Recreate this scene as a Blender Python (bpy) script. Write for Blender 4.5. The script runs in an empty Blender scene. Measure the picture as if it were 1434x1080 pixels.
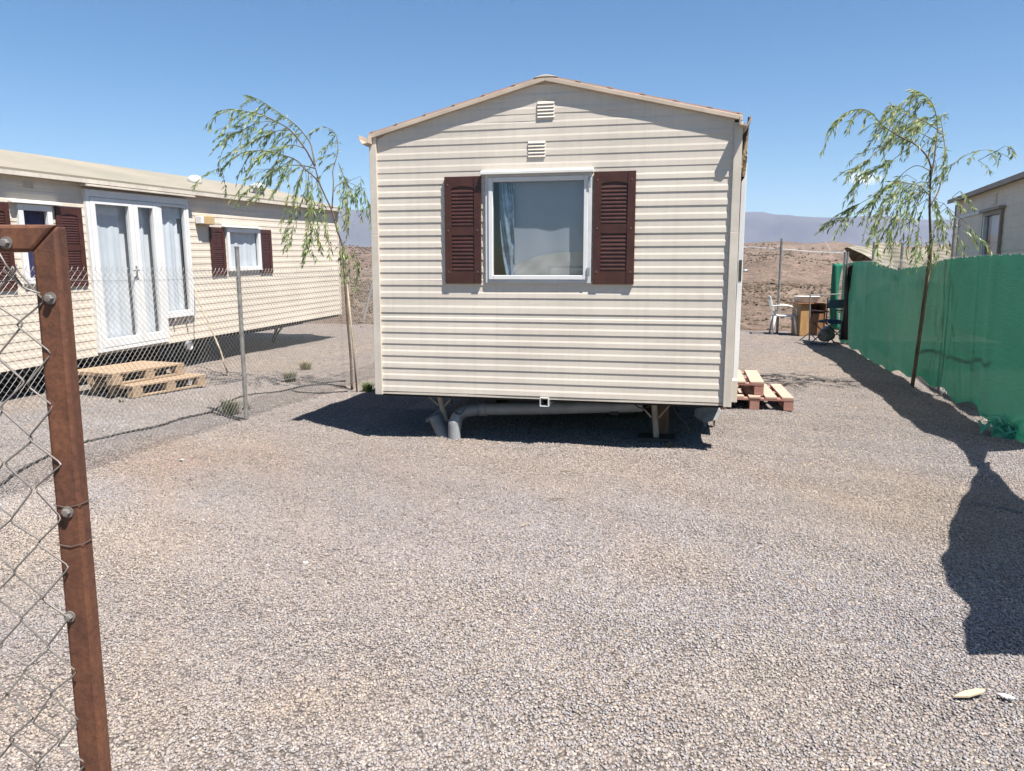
import bpy, bmesh, math, random
import numpy as np
from mathutils import Vector, Matrix
random.seed(7)
rng = np.random.default_rng(7)
C = bpy.context.scene.collection
R = math.radians

# ------------------------------------------------------------------ camera
PITCH, EYE, F = R(8.576), 1.5, 1079.0
cam = bpy.data.cameras.new('camera'); cam.sensor_width = 36; cam.lens = 36*F/1434
cam.clip_start = 0.05; cam.clip_end = 20000
co = bpy.data.objects.new('camera', cam); C.objects.link(co)
co.location = (0, 0, EYE); co.rotation_euler = (R(90)-PITCH, 0, 0)
bpy.context.scene.camera = co

def ray(x, y):                      # direction through a point of the photograph
    u, v = (x-717)/F, (y-540)/F
    return Vector((u, math.cos(PITCH)-v*math.sin(PITCH), -math.sin(PITCH)-v*math.cos(PITCH)))
def G(x, y, z=0.0):                 # point on the level z
    d = ray(x, y); return Vector((0, 0, EYE)) + d*((z-EYE)/d.z)
def AT(x, y, Y):                    # point at distance Y
    d = ray(x, y); return Vector((0, 0, EYE)) + d*(Y/d.y)
def ON(x, y, o, n):                 # point on a plane
    d = ray(x, y); e = Vector((0, 0, EYE)); return e + d*((o-e).dot(n)/d.dot(n))
SUN = Vector((0.36, -0.36, 1.0))    # towards the sun

# ------------------------------------------------------------------ mesh helpers
class MB:
    def __init__(s): s.v = []; s.f = []; s.col = None
    def quad(s, a, b, c, d):
        n = len(s.v); s.v += [tuple(a), tuple(b), tuple(c), tuple(d)]; s.f.append((n, n+1, n+2, n+3)); return s
    def tri(s, a, b, c):
        n = len(s.v); s.v += [tuple(a), tuple(b), tuple(c)]; s.f.append((n, n+1, n+2)); return s
    def hexa(s, p):                  # 8 points: bottom loop 0-3, top loop 4-7
        n = len(s.v); s.v += [tuple(q) for q in p]
        for f in ((3,2,1,0),(4,5,6,7),(0,1,5,4),(1,2,6,5),(2,3,7,6),(3,0,4,7)): s.f.append(tuple(n+i for i in f))
        return s
    def box(s, x0, x1, y0, y1, z0, z1):
        return s.hexa([(x0,y0,z0),(x1,y0,z0),(x1,y1,z0),(x0,y1,z0),(x0,y0,z1),(x1,y0,z1),(x1,y1,z1),(x0,y1,z1)])
    def tube(s, pts, r, n=8, cap=True, squash=1.0):
        pts = [Vector(p) for p in pts]; m = len(pts)
        rs = r if isinstance(r, (list, tuple)) else [r]*m
        base = len(s.v); up = None
        for i, p in enumerate(pts):
            t = (pts[min(i+1, m-1)]-pts[max(i-1, 0)])
            if t.length < 1e-9: t = Vector((0, 0, 1))
            t.normalize()
            if up is None:
                up = Vector((0, 0, 1)) if abs(t.z) < .9 else Vector((0, 1, 0))
            a = t.cross(up)
            if a.length < 1e-6: a = t.cross(Vector((1, 0, 0)))
            a.normalize(); b = t.cross(a).normalized(); up = -b if False else up
            for k in range(n):
                an = 2*math.pi*(k+.5)/n
                s.v.append(tuple(p + a*math.cos(an)*rs[i] + b*math.sin(an)*rs[i]*squash))
        for i in range(m-1):
            for k in range(n):
                k2 = (k+1) % n
                s.f.append((base+i*n+k, base+i*n+k2, base+(i+1)*n+k2, base+(i+1)*n+k))
        if cap:
            s.f.append(tuple(base+k for k in range(n))[::-1]); s.f.append(tuple(base+(m-1)*n+k for k in range(n)))
        return s
    def bar(s, a, b, w, h):          # rectangular bar from a to b
        a, b = Vector(a), Vector(b); t = (b-a).normalized()
        up = Vector((0, 0, 1)) if abs(t.z) < .95 else Vector((0, 1, 0))
        x = t.cross(up).normalized()*w/2; y = x.cross(t).normalized()*h/2
        return s.hexa([a-x-y, a+x-y, a+x+y, a-x+y, b-x-y, b+x-y, b+x+y, b-x+y])
    def lathe(s, prof, n=16, c=(0, 0, 0)):
        base = len(s.v)
        for r, z in prof:
            for k in range(n):
                a = 2*math.pi*k/n; s.v.append((c[0]+r*math.cos(a), c[1]+r*math.sin(a), c[2]+z))
        for i in range(len(prof)-1):
            for k in range(n):
                s.f.append((base+i*n+k, base+i*n+(k+1) % n, base+(i+1)*n+(k+1) % n, base+(i+1)*n+k))
        s.f.append(tuple(base+k for k in range(n))[::-1]); s.f.append(tuple(base+(len(prof)-1)*n+k for k in range(n)))
        return s
    def grid(s, fn, nu, nv):
        base = len(s.v)
        for j in range(nv+1):
            for i in range(nu+1): s.v.append(tuple(fn(i/nu, j/nv)))
        for j in range(nv):
            for i in range(nu):
                a = base+j*(nu+1)+i; s.f.append((a, a+1, a+nu+2, a+nu+1))
        return s
    def build(s, name, m, parent=None, smooth=False, bevel=0, origin=None):
        me = bpy.data.meshes.new(name)
        v = s.v
        if origin is not None: v = [(p[0]-origin[0], p[1]-origin[1], p[2]-origin[2]) for p in v]
        me.from_pydata(v, [], s.f)
        if s.col is not None:
            at = me.color_attributes.new('tint', 'FLOAT_COLOR', 'POINT'); at.data.foreach_set('color', np.array(s.col, 'f').ravel())
        if smooth: me.polygons.foreach_set('use_smooth', [True]*len(me.polygons))
        me.materials.append(m); me.update()
        o = bpy.data.objects.new(name, me); C.objects.link(o)
        if origin is not None: o.location = origin
        if parent is not None: o.parent = parent
        if bevel:
            b = o.modifiers.new('bevel', 'BEVEL'); b.width = bevel; b.segments = 2; b.limit_method = 'ANGLE'; b.angle_limit = R(40)
        return o

def thing(name, label, cat, loc=(0, 0, 0), rz=0, tilt=0, group=None):
    o = bpy.data.objects.new(name, None); C.objects.link(o); o.empty_display_size = .2
    o.location = loc; o.rotation_euler = (0, tilt, rz)
    tag(o, label, cat, group); return o
def tag(o, label, cat, group=None, kind=None):
    o['label'] = label; o['category'] = cat
    if group: o['group'] = group
    if kind: o['kind'] = kind
    return o
def setting(o, kind='structure'): o['kind'] = kind; return o
def copy_tree(o, parent=None):
    c = o.copy(); C.objects.link(c)
    if parent is not None: c.parent = parent
    for ch in o.children: copy_tree(ch, c)
    return c

class Frame:                         # a wall frame: x along the wall, -y outwards, z up
    def __init__(s, o, rz, tilt=0):
        s.o = Vector(o); s.rz = rz; s.tilt = tilt
        s.m = Matrix.Translation(s.o) @ Matrix.Rotation(rz, 4, 'Z') @ Matrix.Rotation(tilt, 4, 'Y')
        s.inv = s.m.inverted()
    def px(s, x, y, off=0.0):
        n = (s.m.to_3x3() @ Vector((0, 1, 0))); o = s.m @ Vector((0, off, 0))
        q = s.inv @ ON(x, y, o, n); return q.x, q.z

# ------------------------------------------------------------------ material helpers
def new_mat(name):
    m = bpy.data.materials.new(name); m.use_nodes = True; nt = m.node_tree; nt.nodes.clear()
    out = nt.nodes.new('ShaderNodeOutputMaterial'); b = nt.nodes.new('ShaderNodeBsdfPrincipled')
    nt.links.new(b.outputs[0], out.inputs[0]); return m, nt, b, out
def N(nt, t, **k):
    n = nt.nodes.new(t)
    for a, v in k.items():
        if a in ('inp',):
            for i, x in v.items(): n.inputs[i].default_value = x
        else: setattr(n, a, v)
    return n
def ramp(nt, stops):
    r = nt.nodes.new('ShaderNodeValToRGB'); e = r.color_ramp.elements
    while len(e) < len(stops): e.new(.5)
    for x, (p, c) in zip(e, stops):
        x.position = p; x.color = (c, c, c, 1) if not isinstance(c, tuple) else (*c, 1)
    return r
def mixc(nt, fac, a, b, mode='MIX'):
    m = nt.nodes.new('ShaderNodeMix'); m.data_type = 'RGBA'; m.blend_type = mode
    for sock, v in ((m.inputs[0], fac), (m.inputs[6], a), (m.inputs[7], b)):
        if isinstance(v, (int, float)): sock.default_value = v
        elif isinstance(v, tuple): sock.default_value = (*v, 1)
        else: nt.links.new(v, sock)
    return m.outputs[2]
def coords(nt, kind='Object', scale=(1, 1, 1)):
    t = nt.nodes.new('ShaderNodeTexCoord'); mp = nt.nodes.new('ShaderNodeMapping'); mp.inputs['Scale'].default_value = scale
    nt.links.new(t.outputs[kind], mp.inputs[0]); return mp.outputs[0]
def noise(nt, co, scale, detail=4, rough=.55):
    n = N(nt, 'ShaderNodeTexNoise'); n.inputs['Scale'].default_value = scale; n.inputs['Detail'].default_value = detail
    n.inputs['Roughness'].default_value = rough; nt.links.new(co, n.inputs['Vector']); return n.outputs['Fac']
def bump(nt, b, h, strength=.3, dist=.01):
    n = N(nt, 'ShaderNodeBump'); n.inputs['Strength'].default_value = strength; n.inputs['Distance'].default_value = dist
    nt.links.new(h, n.inputs['Height']); nt.links.new(n.outputs[0], b.inputs['Normal'])

def simple(name, col, rough=.5, metal=0, var=.12, scale=6, col2=None, stretch=(1, 1, 1), bmp=0, bscale=60, spec=.5, streak=0):
    m, nt, b, out = new_mat(name)
    col = tuple(.74*x for x in col); col2 = tuple(.74*x for x in col2) if col2 else None
    c = coords(nt, 'Object', stretch)
    n1 = noise(nt, c, scale, 6)
    c2 = col2 or tuple(max(0, x*(1-2*var)) for x in col)
    r = ramp(nt, [(.35, 0.0), (.68, 1.0)]); nt.links.new(n1, r.inputs[0])
    base = mixc(nt, r.outputs[0], col, c2)
    n2 = noise(nt, c, scale*11, 3)
    r2 = ramp(nt, [(.3, 1-var*.7), (.7, 1.0)]); nt.links.new(n2, r2.inputs[0])
    base = mixc(nt, 1.0, base, r2.outputs[0], 'MULTIPLY')
    if streak:                       # rain streaks running down a wall
        sc = coords(nt, 'Object', (14, 14, .5)); n3 = noise(nt, sc, 1.5, 4)
        r3 = ramp(nt, [(.45, 1.0), (.75, 1-streak)]); nt.links.new(n3, r3.inputs[0])
        base = mixc(nt, 1.0, base, r3.outputs[0], 'MULTIPLY')
    nt.links.new(base, b.inputs['Base Color'])
    b.inputs['Roughness'].default_value = rough; b.inputs['Metallic'].default_value = metal
    b.inputs['Specular IOR Level'].default_value = spec
    if bmp: bump(nt, b, noise(nt, c, bscale, 4), bmp, .004)
    return m

M = {}
M['siding'] = simple('cream_siding', (.775, .695, .595), .42, var=.06, scale=1.3, streak=.08, spec=.4)
M['siding_warm'] = simple('warm_cream_siding', (.765, .675, .56), .45, var=.06, scale=1.1, streak=.08, spec=.35)
M['siding_grey'] = simple('weathered_siding', (.92, .80, .66), .55, var=.08, scale=1.1, streak=.12, spec=.3)
M['trim'] = simple('cream_trim', (.745, .67, .57), .45, var=.10, scale=3, streak=.12)
M['fascia'] = simple('beige_fascia', (.66, .54, .42), .5, var=.12, scale=4)
M['tile'] = simple('pink_roof_tile', (.60, .33, .26), .75, var=.2, scale=7, col2=(.48, .35, .29), bmp=.4)
M['roof_tan'] = simple('tan_sheet_roof', (.34, .295, .225), .65, var=.14, scale=.9, col2=(.27, .245, .19))
M['roof_brown'] = simple('dark_roof_edge', (.42, .34, .28), .6, var=.15, scale=2)
M['maroon'] = simple('maroon_shutter_plastic', (.085, .030, .022), .42, var=.18, scale=9, spec=.4)
M['screw'] = simple('screw_head', (.45, .35, .32), .35, .6, scale=30)
M['white'] = simple('white_upvc', (.82, .82, .81), .3, var=.05, scale=3)
M['white_dusty'] = simple('dusty_white_upvc', (.74, .74, .75), .38, var=.10, scale=5)
M['flash'] = simple('white_flashing', (.86, .84, .80), .4, var=.06, scale=5)
M['aluminium'] = simple('dull_aluminium', (.55, .56, .58), .38, .6, var=.15, scale=9)
M['galv'] = simple('galvanised_steel', (.42, .41, .39), .5, .45, var=.22, scale=14)
M['wire'] = simple('galvanised_wire', (.46, .44, .41), .5, .25, var=.15, scale=9)
M['gatewire'] = simple('aged_gate_wire', (.32, .29, .265), .5, .3, var=.25, scale=9)
M['darkwire'] = simple('weathered_wire', (.22, .19, .17), .55, .4, var=.2, scale=9)
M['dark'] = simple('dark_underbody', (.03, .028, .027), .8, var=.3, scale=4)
M['chassis'] = simple('chassis_steel', (.10, .085, .075), .65, .2, var=.3, scale=8)
M['pvc'] = simple('grey_drain_pipe', (.36, .37, .38), .45, var=.12, scale=6)
M['pvc_old'] = simple('weathered_grey_pipe', (.28, .29, .30), .55, var=.2, scale=6)
M['clay'] = simple('beige_pipe', (.50, .42, .34), .6, var=.2, scale=9)
M['wood'] = simple('pale_pallet_wood', (.47, .33, .21), .8, var=.2, scale=5, stretch=(1, 12, 12), bmp=.3)
M['wood_red'] = simple('red_stained_pallet_wood', (.42, .22, .17), .8, var=.25, scale=5, col2=(.34, .15, .12), bmp=.3)
M['wood_pink'] = simple('sun_bleached_board', (.60, .42, .32), .8, var=.16, scale=4, stretch=(12, 1, 12), bmp=.3)
M['cabinet'] = simple('brown_cabinet_wood', (.33, .16, .07), .5, var=.25, scale=3, stretch=(8, 8, 1))
M['cabinet_light'] = simple('light_cabinet_side', (.52, .30, .12), .5, var=.2, scale=3, stretch=(8, 8, 1))
M['plastic_white'] = simple('white_garden_plastic', (.80, .79, .76), .4, var=.08, scale=6)
M['navy'] = simple('navy_canvas', (.035, .06, .11), .85, var=.25, scale=8)
M['teal_cloth'] = simple('faded_blue_canvas', (.06, .12, .17), .85, var=.25, scale=8)
M['black_metal'] = simple('dark_chair_tube', (.06, .05, .05), .45, .5, var=.2, scale=9)
M['bark'] = simple('willow_bark', (.20, .155, .11), .9, var=.3, scale=14, stretch=(1, 1, .3), bmp=.5)
M['twig'] = simple('willow_twig', (.22, .19, .10), .8, var=.25, scale=20)
M['post_wood'] = simple('brown_support_wood', (.26, .15, .085), .85, var=.25, scale=5, stretch=(10, 10, 1), bmp=.3)
M['stake'] = simple('pale_stake_wood', (.50, .40, .29), .85, var=.2, scale=9)
M['cane'] = simple('dark_cane', (.17, .12, .08), .8, var=.3, scale=9, col2=(.30, .22, .13))
M['hose'] = simple('black_irrigation_hose', (.075, .068, .062), .6, var=.35, scale=11)
M['blue_pane'] = simple('blue_curtain', (.05, .055, .17), .8, var=.15, scale=5, stretch=(6, 6, .5))
M['concrete'] = simple('grey_concrete', (.36, .36, .36), .9, var=.2, scale=16, bmp=.5)
M['concrete_dark'] = simple('old_block', (.16, .15, .14), .95, var=.2, scale=14)
M['brown_cloth'] = simple('dark_brown_cloth', (.055, .03, .024), .9, var=.3, scale=6)
M['pale_stone'] = simple('pale_limestone', (.52, .49, .46), .9, var=.15, scale=30)
M['card'] = simple('torn_cardboard', (.66, .52, .34), .9, var=.12, scale=14)
M['paper'] = simple('white_paper_scrap', (.82, .81, .78), .8, var=.05, scale=20)
M['awning'] = simple('tan_awning_canvas', (.50, .38, .24), .9, var=.25, scale=9, bmp=.3)
M['lampbox'] = simple('yellowed_lamp_cover', (.62, .44, .22), .5, var=.12, scale=9)
M['board_dark'] = simple('dark_board', (.10, .05, .04), .8, var=.3, scale=6)

def rust_mat():
    m, nt, b, out = new_mat('rusted_steel')
    c = coords(nt, 'Object'); n1 = noise(nt, c, 14, 8, .7); n2 = noise(nt, c, 130, 6, .7)
    cs = coords(nt, 'Object', (30, 30, 2.2)); n3 = noise(nt, cs, 1.2, 5)
    r = ramp(nt, [(.22, (.050, .022, .016)), (.42, (.092, .036, .021)), (.58, (.145, .056, .027)), (.80, (.26, .125, .06))])
    mx = N(nt, 'ShaderNodeMath', operation='ADD'); s1 = N(nt, 'ShaderNodeMath', operation='MULTIPLY'); s1.inputs[1].default_value = .45
    s2 = N(nt, 'ShaderNodeMath', operation='MULTIPLY'); s2.inputs[1].default_value = .55
    nt.links.new(n1, s1.inputs[0]); nt.links.new(n3, s2.inputs[0]); nt.links.new(s1.outputs[0], mx.inputs[0]); nt.links.new(s2.outputs[0], mx.inputs[1])
    nt.links.new(mx.outputs[0], r.inputs[0])
    r2 = ramp(nt, [(.3, .55), (.6, 1.0), (.74, 1.0), (.8, 1.45)]); nt.links.new(n2, r2.inputs[0])
    col = mixc(nt, 1.0, r.outputs[0], r2.outputs[0], 'MULTIPLY')
    # scuffed pale patches
    n4 = noise(nt, coords(nt, 'Object', (1, 1, .6)), 28, 7, .75); r4 = ramp(nt, [(.66, 0.0), (.76, .4)]); nt.links.new(n4, r4.inputs[0])
    col = mixc(nt, r4.outputs[0], col, (.36, .25, .19))
    nt.links.new(col, b.inputs['Base Color']); b.inputs['Roughness'].default_value = .68; b.inputs['Metallic'].default_value = .15
    bump(nt, b, n2, .5, .0015); return m
M['rust'] = rust_mat()

def glass_mat(name, lo=.06, tint=(1, 1, 1)):
    m, nt, b, out = new_mat(name); nt.nodes.remove(b)
    t = N(nt, 'ShaderNodeBsdfTransparent'); t.inputs[0].default_value = (*tint, 1)
    g = N(nt, 'ShaderNodeBsdfGlossy'); g.inputs['Roughness'].default_value = .015
    lw = N(nt, 'ShaderNodeLayerWeight'); lw.inputs[0].default_value = .5; fr = N(nt, 'ShaderNodeMath', operation='POWER'); fr.inputs[1].default_value = 4.5; nt.links.new(lw.outputs['Facing'], fr.inputs[0])
    ad = N(nt, 'ShaderNodeMath', operation='MULTIPLY_ADD'); ad.inputs[1].default_value = 1-lo; ad.inputs[2].default_value = lo; nt.links.new(fr.outputs[0], ad.inputs[0])
    mx = N(nt, 'ShaderNodeMixShader'); nt.links.new(ad.outputs[0], mx.inputs[0]); nt.links.new(t.outputs[0], mx.inputs[1]); nt.links.new(g.outputs[0], mx.inputs[2])
    nt.links.new(mx.outputs[0], out.inputs[0]); return m
M['glass'] = glass_mat('window_glass', .08)
M['glass_door'] = glass_mat('door_glass', .04, (.86, .89, .91))

def cloth_mat(name, col, trans=.25, rough=.85, weave=0):
    m, nt, b, out = new_mat(name)
    c = coords(nt, 'Object'); n1 = noise(nt, c, 3, 5); r = ramp(nt, [(.3, .86), (.7, 1.0)]); nt.links.new(n1, r.inputs[0])
    base = mixc(nt, 1.0, col, r.outputs[0], 'MULTIPLY')
    nt.links.new(base, b.inputs['Base Color']); b.inputs['Roughness'].default_value = rough
    t = N(nt, 'ShaderNodeBsdfTranslucent'); nt.links.new(base, t.inputs[0])
    mx = N(nt, 'ShaderNodeMixShader'); mx.inputs[0].default_value = trans
    nt.links.new(b.outputs[0], mx.inputs[1]); nt.links.new(t.outputs[0], mx.inputs[2]); nt.links.new(mx.outputs[0], out.inputs[0]); return m
M['curtain'] = cloth_mat('white_net_curtain', (.70, .72, .74), .1)
M['blind'] = cloth_mat('grey_blind', (.24, .275, .325), .05)
M['inner'] = cloth_mat('pale_room_curtain', (.74, .74, .75), .05)
M['film'] = simple('silvery_film', (.34, .44, .56), .25, .35, var=.3, scale=16, bmp=.6, bscale=30)
M['beige_cloth'] = cloth_mat('beige_cloth', (.295, .305, .30), .05)

def net_mat():
    m, nt, b, out = new_mat('green_shade_net')
    c = coords(nt, 'Object')
    w = N(nt, 'ShaderNodeTexWave', wave_type='BANDS', bands_direction='Z'); w.inputs['Scale'].default_value = 22; w.inputs['Distortion'].default_value = 3.5
    w.inputs['Detail'].default_value = 3; w.inputs['Detail Scale'].default_value = 2.2; nt.links.new(c, w.inputs['Vector'])
    n1 = noise(nt, c, 1.6, 6, .6)
    base = mixc(nt, n1, (.017, .172, .098), (.025, .210, .142))
    r = ramp(nt, [(.1, .78), (.6, 1.0)]); nt.links.new(w.outputs['Fac'], r.inputs[0])
    base = mixc(nt, 1.0, base, r.outputs[0], 'MULTIPLY')
    n4 = noise(nt, coords(nt, 'Object', (3, 3, 90)), 2, 3); r4 = ramp(nt, [(.35, .8), (.65, 1.12)]); nt.links.new(n4, r4.inputs[0])
    base = mixc(nt, 1.0, base, r4.outputs[0], 'MULTIPLY')
    # dust along the hem
    sep = N(nt, 'ShaderNodeSeparateXYZ'); nt.links.new(c, sep.inputs[0])
    nt.links.new(base, b.inputs['Base Color']); b.inputs['Roughness'].default_value = .6
    b.inputs['Specular IOR Level'].default_value = .35
    t = N(nt, 'ShaderNodeBsdfTranslucent'); nt.links.new(base, t.inputs[0])
    mx = N(nt, 'ShaderNodeMixShader'); mx.inputs[0].default_value = .30
    nt.links.new(b.outputs[0], mx.inputs[1]); nt.links.new(t.outputs[0], mx.inputs[2])
    tr = N(nt, 'ShaderNodeBsdfTransparent'); mo = N(nt, 'ShaderNodeMixShader'); mo.inputs[0].default_value = .05   # the open weave
    nt.links.new(mx.outputs[0], mo.inputs[1]); nt.links.new(tr.outputs[0], mo.inputs[2]); nt.links.new(mo.outputs[0], out.inputs[0])
    bump(nt, b, w.outputs['Fac'], .15, .004); return m
M['net'] = net_mat()
M['net_pale'] = cloth_mat('frayed_teal_net', (.13, .50, .37), .45)

def leaf_mat():
    m, nt, b, out = new_mat('willow_leaf')
    a = N(nt, 'ShaderNodeAttribute', attribute_name='tint')
    nt.links.new(a.outputs['Color'], b.inputs['Base Color']); b.inputs['Roughness'].default_value = .45
    t = N(nt, 'ShaderNodeBsdfTranslucent'); nt.links.new(a.outputs['Color'], t.inputs[0])
    mx = N(nt, 'ShaderNodeMixShader'); mx.inputs[0].default_value = .48
    nt.links.new(b.outputs[0], mx.inputs[1]); nt.links.new(t.outputs[0], mx.inputs[2]); nt.links.new(mx.outputs[0], out.inputs[0]); return m
M['leaf'] = leaf_mat()

def stone_mat():
    m, nt, b, out = new_mat('gravel_stone')
    a = N(nt, 'ShaderNodeAttribute', attribute_name='tint')
    c = coords(nt, 'Object'); n1 = noise(nt, c, 150, 3); r = ramp(nt, [(.3, .85), (.7, 1.08)]); nt.links.new(n1, r.inputs[0])
    base = mixc(nt, 1.0, a.outputs['Color'], r.outputs[0], 'MULTIPLY')
    nt.links.new(base, b.inputs['Base Color']); b.inputs['Roughness'].default_value = .85; b.inputs['Specular IOR Level'].default_value = .25; return m
M['stone'] = stone_mat()

def gravel_mat():
    m, nt, b, out = new_mat('gravel_ground')
    c = coords(nt, 'Object')
    v = N(nt, 'ShaderNodeTexVoronoi'); v.inputs['Scale'].default_value = 72; nt.links.new(c, v.inputs['Vector'])
    sp = N(nt, 'ShaderNodeSeparateColor'); nt.links.new(v.outputs['Color'], sp.inputs[0])
    r = ramp(nt, [(0, (.13, .115, .105)), (.2, (.235, .21, .19)), (.45, (.31, .275, .245)), (.7, (.36, .315, .285)), (.88, (.44, .38, .31)), (1, (.60, .55, .48))])
    nt.links.new(sp.outputs[0], r.inputs[0])
    big = noise(nt, c, .55, 5); rb = ramp(nt, [(.3, (1.0, .96, .98)), (.5, (1.03, 1.0, .97)), (.7, (1.12, 1.03, .93))]); nt.links.new(big, rb.inputs[0])
    base = mixc(nt, 1.0, r.outputs[0], rb.outputs[0], 'MULTIPLY')
    mid = noise(nt, c, 5, 5); rm = ramp(nt, [(.3, .84), (.7, 1.10)]); nt.links.new(mid, rm.inputs[0])
    base = mixc(nt, 1.0, base, rm.outputs[0], 'MULTIPLY')
    base = mixc(nt, 1.0, base, (.69, .68, .695), 'MULTIPLY')
    # dark gaps between the stones
    gap = ramp(nt, [(.45, 1.0), (.95, .35)])
    v2 = N(nt, 'ShaderNodeMath', operation='MULTIPLY'); v2.inputs[1].default_value = 1.15; nt.links.new(v.outputs['Distance'], v2.inputs[0]); nt.links.new(v2.outputs[0], gap.inputs[0])
    base = mixc(nt, .8, base, gap.outputs[0], 'MULTIPLY')
    # bare earth patches
    n5 = noise(nt, c, .9, 7, .65); r5 = ramp(nt, [(.60, 0.0), (.72, .55)]); nt.links.new(n5, r5.inputs[0])
    base = mixc(nt, r5.outputs[0], base, (.30, .235, .18))
    nt.links.new(base, b.inputs['Base Color']); b.inputs['Roughness'].default_value = .9; b.inputs['Specular IOR Level'].default_value = .2
    inv = N(nt, 'ShaderNodeMath', operation='SUBTRACT'); inv.inputs[0].default_value = 1; nt.links.new(v.outputs['Distance'], inv.inputs[1])
    bump(nt, b, inv.outputs[0], 1.0, .014); return m
M['gravel'] = gravel_mat()

def hill_mat():
    m, nt, b, out = new_mat('dry_hillside')
    c = coords(nt, 'Object')
    n1 = noise(nt, c, .02, 8, .6); n2 = noise(nt, c, .25, 8, .7)
    r = ramp(nt, [(.3, (.115, .080, .060)), (.5, (.165, .117, .088)), (.7, (.215, .158, .12))]); nt.links.new(n1, r.inputs[0])
    r2 = ramp(nt, [(.3, .5), (.7, 1.3)]); nt.links.new(n2, r2.inputs[0])
    base = mixc(nt, 1.0, r.outputs[0], r2.outputs[0], 'MULTIPLY')
    n6 = noise(nt, c, 1.1, 4, .6); r6 = ramp(nt, [(.35, .62), (.6, 1.18)]); nt.links.new(n6, r6.inputs[0]); base = mixc(nt, 1.0, base, r6.outputs[0], 'MULTIPLY')
    v = N(nt, 'ShaderNodeTexVoronoi'); v.inputs['Scale'].default_value = .42; nt.links.new(c, v.inputs['Vector'])
    rv = ramp(nt, [(.18, 1.0), (.34, 0.0)]); nt.links.new(v.outputs['Distance'], rv.inputs[0])
    base = mixc(nt, rv.outputs[0], base, (.10, .085, .05))
    nt.links.new(base, b.inputs['Base Color']); b.inputs['Roughness'].default_value = .95; b.inputs['Specular IOR Level'].default_value = .1
    bump(nt, b, n2, 1.0, 1.6); return m
M['hill'] = hill_mat()
M['mountain'] = simple('bare_mountain_rock', (.12, .11, .10), .95, var=.2, scale=.004, spec=.05)
M['scrub'] = simple('dry_scrub', (.12, .09, .055), .95, var=.3, scale=.3, col2=(.18, .13, .085), spec=.1)
M['weed'] = leaf_mat()

# ------------------------------------------------------------------ ground
AZ = R(-12.485)                      # the plots are turned by this much
UX, VY = Vector((math.cos(AZ), math.sin(AZ), 0)), Vector((-math.sin(AZ), math.cos(AZ), 0))
def gh(x, y):
    h = .010*math.sin(2.1*x+1.3*y)*math.sin(1.7*y-.6*x+1) + .007*math.sin(5.3*x-3.1*y+.5) + .005*math.sin(7.9*y+4.4*x)
    return h if isinstance(h, float) else float(h)
def gh_np(x, y):
    return .010*np.sin(2.1*x+1.3*y)*np.sin(1.7*y-.6*x+1) + .007*np.sin(5.3*x-3.1*y+.5) + .005*np.sin(7.9*y+4.4*x)
def axis(a, b, step, far0, far1):
    xs = list(np.arange(a, b+1e-6, step)); e = step
    lo = [a]; 
    while lo[-1] > far0: e *= 1.35; lo.append(max(far0, lo[-1]-e))
    e = step; hi = [xs[-1]]
    while hi[-1] < far1: e *= 1.35; hi.append(min(far1, hi[-1]+e))
    return lo[:0:-1] + xs + hi[1:]
VMAX = 19.9
us = axis(-10, 9, .12, -70, 70); vs = [v for v in axis(0, VMAX, .12, -70, VMAX)]
mb = MB()
for v in vs:
    for u in us:
        p = UX*u + VY*v; mb.v.append((p.x, p.y, gh(p.x, p.y)))
nu = len(us)
for j in range(len(vs)-1):
    for i in range(nu-1): mb.f.append((j*nu+i, j*nu+i+1, (j+1)*nu+i+1, (j+1)*nu+i))
for i in range(nu-1):                # the cut edge of the plot
    a = (len(vs)-1)*nu+i; n = len(mb.v)
    p, q = mb.v[a], mb.v[a+1]
    mb.v += [(p[0], p[1], -2.5), (q[0], q[1], -2.5)]; mb.f.append((a, a+1, n+1, n))
setting(mb.build('ground', M['gravel'], smooth=True))

# loose stones: tens of thousands of real pebbles nearest the camera
ico_v = []
bm = bmesh.new(); bmesh.ops.create_icosphere(bm, subdivisions=1, radius=1)
ico_v = np.array([v.co[:] for v in bm.verts]); ico_f = np.array([[v.index for v in f.verts] for f in bm.faces]); bm.free()
oct_v = np.array([(1,0,0),(-1,0,0),(0,1,0),(0,-1,0),(0,0,1),(0,0,-1)], float)
oct_f = np.array([(0,2,4),(2,1,4),(1,3,4),(3,0,4),(2,0,5),(1,2,5),(3,1,5),(0,3,5)])
PAL = np.array([(.335,.315,.30),(.30,.285,.28),(.385,.345,.305),(.42,.365,.30),(.33,.30,.305),(.40,.33,.285),(.26,.245,.24),(.46,.42,.37),(.60,.57,.53),(.20,.19,.185)])
PW = np.array([.2,.15,.17,.12,.12,.08,.08,.05,.015,.015]); PW = PW/PW.sum(); PAL = PAL*.68+np.array([.33, .31, .30])*.32
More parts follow.
